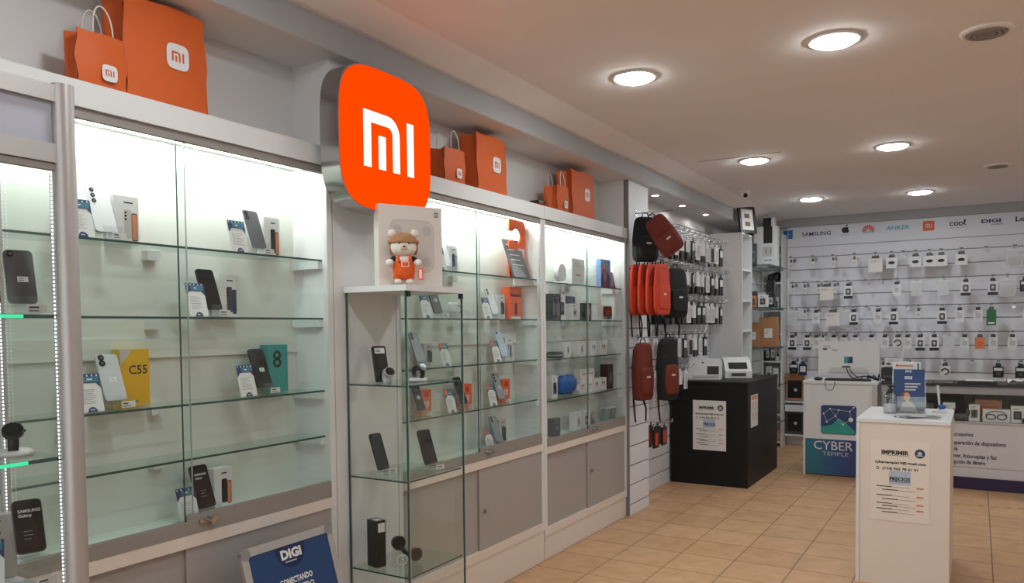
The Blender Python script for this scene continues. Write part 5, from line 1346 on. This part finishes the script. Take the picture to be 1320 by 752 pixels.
for x, ds in ((-0.42,'black carton hidden behind the pedestal display'),(0.48,'white carton beyond the frame edge'),(0.75,'grey carton further along the counter')):
    cg(x, ds, 0.14, 0.15, GREYPH if 'black' in ds else VAC, art_dark(INKG, INK))
t = thing('headphones', 'black over-ear headphones on clear stand in the counter window', 'headphones', (-0.125, 8.19, 0.613), 0)
b = MB(); b.tube([(0.06*math.cos(R(a)),0,0.10+0.085*math.sin(R(a))) for a in range(0,181,15)],0.008,BLACK,8); b.build('headband', t)
for sx in (-1,1):
    b = MB(); b.blob((sx*0.055,0,0.075),(0.022,0.035,0.04),BLACK); b.build('ear_cup', t)
b = MB(); b.blob((0,-0.01,0.035),(0.06,0.035,0.034),GREYPH,0.6,0.8); b.build('rest', t)
t = thing('black_gadget', 'black small gadget lying at the edge of the counter window', 'gadget', (0.40, 8.16, 0.613), 0)
b = MB(); b.blob((0,0,0.025),(0.06,0.04,0.025),BLACK,0.7,0.7); b.build('body', t); b = MB(); b.cyl((0,-0.03,0.03),(0,-0.042,0.03),0.014,None,GREYPH); b.build('knob', t)
# on the counter top
t = thing('paper_tray', 'flat black tray with white papers on the long counter', 'tray', (0.0, 8.22, 0.953), 3)
b = MB(); b.box(-0.16,0.15,-0.07,0.10,0,0.012,BLACK); b.box(-0.16,0.15,-0.075,-0.07,0,0.025,BLACK); b.build('tray', t)
b = MB(); b.box(-0.09,0.12,-0.066,0.09,0.013,0.03,PAPER); b.build('papers', t)
t = thing('black_folder', 'thin black folder lying beside the paper tray', 'folder', (-0.24, 8.24, 0.953), -2)
b = MB(); b.box(-0.11,0.06,-0.06,0.10,0,0.014,BLACK); b.build('cover', t); b = MB(); b.box(-0.105,0.055,-0.062,-0.06,0.004,0.010,VAC); b.build('page_edge', t)
t = thing('crumpled_paper', 'loose white crumpled paper on the long counter at the frame edge', 'paper', (0.34, 8.27, 0.953), 10)
b = MB(); vs = []; 
for j in range(6):
    for i in range(8): vs.append((-0.12+0.035*i, -0.08+0.035*j, 0.012+0.04*abs(math.sin(i*1.3+j*0.9))*0.8))
b.add(vs, [(j*8+i,j*8+i+1,(j+1)*8+i+1,(j+1)*8+i) for j in range(5) for i in range(7)], PAPER); b.build('sheet', t)

# ================================================================== WHITE PEDESTAL
PX0, PX1, PY0, PY1, PZ = -0.60, -0.123, 4.88, 5.62, 0.957
t = thing('pedestal', 'white pedestal with price poster standing in the aisle', 'pedestal', (PX0, PY0, 0), 0)
PW = PX1-PX0
b = MB(); b.box(0.02,PW-0.0,0.004,PY1-PY0,0.0,PZ-0.022,LAMW); b.build('body', t)
b = MB(); b.box(0,0.019,0.0,PY1-PY0,0,PZ-0.022,LAM); b.build('side_board', t)
b = MB(); b.box(0,PW+0.002,-0.002,PY1-PY0+0.002,PZ-0.02,PZ,LAM); b.build('top', t)
price_poster((-0.371, 4.8815, 0.607), 0, 0.30, 0.46, 'white price poster taped to the pedestal', True)
t = thing('sanitizer_bottle', 'clear gel bottle with black cap on the pedestal', 'bottle', (-0.455, 5.24, PZ+0.001), 0)
b = MB(); b.lathe([(0.034,0),(0.038,0.006),(0.038,0.10),(0.03,0.118),(0.013,0.124),(0.013,0.13)],(0,0,0),BLIST,20); b.build('bottle', t)
b = MB(); b.lathe([(0.034,0.004),(0.0355,0.007),(0.0355,0.055),(0.034,0.056)],(0,0,0),mat('gel',(208,212,220),0.2),20); b.build('gel', t)
b = MB(); b.lathe([(0.015,0.124),(0.015,0.145),(0.008,0.148),(0.008,0.160),(0.016,0.162),(0.016,0.17)],(0,0,0),BLACK,14); b.box(-0.006,0.03,-0.006,0.006,0.158,0.168,BLACK); b.build('pump', t)
t = thing('leaflet_holder', 'clear holder of blue leaflets with portrait on the pedestal', 'leaflet holder', (-0.36, 5.30, PZ+0.001), 4)
b = MB(); b.box(-0.09,0.095,-0.02,-0.017,0,0.10,ACRY); b.box(-0.09,0.095,0.04,0.043,0,0.24,ACRY); b.box(-0.09,0.095,-0.02,0.043,0,0.003,ACRY); b.box(-0.093,-0.09,-0.02,0.043,0,0.10,ACRY); b.box(0.095,0.098,-0.02,0.043,0,0.10,ACRY); b.build('holder', t)
LB = mat('leaflet_blue',(26,60,112),0.4)
for k in range(1):
    B = Matrix.Rotation(R(-4),4,'X')
    b = MB(); b.T = B; b.box(-0.083,0.088,-0.012,0.006,0.004,0.265,LB); b.build('leaflets', t)
    b = MB(); b.T = B
    yy = -0.0128
    b.rect(-0.083,0.088,0.004,0.07,yy,mat('leaflet_grey',(120,124,132),0.5))
    b.flat(ell(-0.015,0.095,0.026,0.034),yy-0.0006,HAIR); b.flat(ell(-0.008,0.098,0.018,0.025),yy-0.001,SKIN); b.flat([(-0.05,0.01),(0.05,0.01),(0.03,0.055),(0.0,0.075),(-0.03,0.06)],yy-0.0008,VAC); b.flat([(-0.018,0.055),(0.004,0.055),(0.002,0.078),(-0.012,0.078)],yy-0.0011,SKIN)
    for ex in (-0.013,-0.002): b.flat(ell(ex,0.102,0.0025,0.0015,8),yy-0.0015,INK)
    b.flat(ell(-0.007,0.086,0.006,0.002,8),yy-0.0015,RED)
    b.build('portrait', t)
    b = MB(); b.T = B
    text(b,'DIGI',0.0,0.247,0.012,yy,WHITE,bold=0.03); b.rect(-0.02,0.02,0.205,0.222,yy,WHITE); text(b,'DIGI',0.0,0.208,0.010,yy-0.0006,LB,bold=0.03)
    for i,wd in enumerate((0.085,0.07,0.06)): b.rect(-0.02,-0.02+wd,0.172-0.018*i,0.181-0.018*i,yy,VAC)
    b.build('lettering', t)
t = thing('white_carton', 'white flat carton with orange print standing behind the leaflets', 'box', (-0.37, 5.40, PZ+0.001), 2)
b = MB(); b.box(-0.085,0.07,-0.012,0.03,0,0.305,WHITE); b.build('carton', t)
b = MB(); b.rect(-0.05,0.03,0.278,0.288,-0.0128,PEACH); b.flat(ell(-0.06,0.284,0.008,0.008),-0.0128,HRED); b.rect(0.052,0.06,0.01,0.30,-0.0128,NAVY); b.build('printed_front', t)
t = thing('leaflet_stack', 'fanned grey leaflets lying on the pedestal top', 'leaflets', (-0.285, 5.06, PZ+0.001), 12)
b = MB()
for k in range(5):
    b.T = Matrix.Rotation(R(-16+9*k),4,'Z'); b.box(-0.13+0.01*k,0.10,-0.055,0.05,0.0012*k,0.0012*k+0.001,[GREYPH,PAPER,INKG,VAC,GREYPH][k])
b.T = Matrix.Identity(4); b.build('sheets', t)
b = MB(); b.box(-0.05,0.03,-0.03,0.02,0.0065,0.0068,PAPER); b.build('printed_panel', t)
t = thing('pen_stand', 'white pen standing upright in its round base on the pedestal', 'pen', (-0.195, 5.40, PZ+0.001), 0)
b = MB(); b.lathe([(0.04,0),(0.04,0.006),(0.012,0.012),(0.010,0.03)],(0,0,0),WHITE); b.build('base', t)
b = MB(); b.cyl((0,0,0.025),(-0.012,0,0.165),0.006,0.008,WHITE,10); b.build('pen', t)
b = MB(); b.blob((0.012,-0.01,0.035),(0.022,0.014,0.016),BLUEB); b.build('blue_clip', t)
b = MB(); b.box(-0.035,0.04,-0.08,-0.05,0,0.004,PAPER); tag(b.build('paper_slip', None, (-0.19,5.30,PZ+0.001)), 'small white slip of paper beside the pen on the pedestal', 'paper')

# ================================================================== FLOOR TAPE
b = MB(); pts = []
x = -0.25; k = 0
vs = []
while x < 1.6:
    y = 7.335+0.2*(x+0.05)+(0.022 if k%2 else -0.022)
    vs += [(x,y-0.013,0.001),(x,y+0.013,0.001)]; x += 0.045; k += 1
b.add(vs, [(2*i,2*i+2,2*i+3,2*i+1) for i in range(k-1)], YTAPE)
for i in range(0,k-1,2):
    p, q = vs[2*i+1], vs[2*i+3]
    b.add([(p[0],p[1],0.0016),(q[0],q[1],0.0016),(q[0],q[1]+0.014,0.0016),(p[0],p[1]+0.014,0.0016)],[(0,1,2,3)],INK)
tag(b.build('floor_tape'), 'wavy yellow and black tape line stuck on the floor tiles before the counter', 'floor tape')
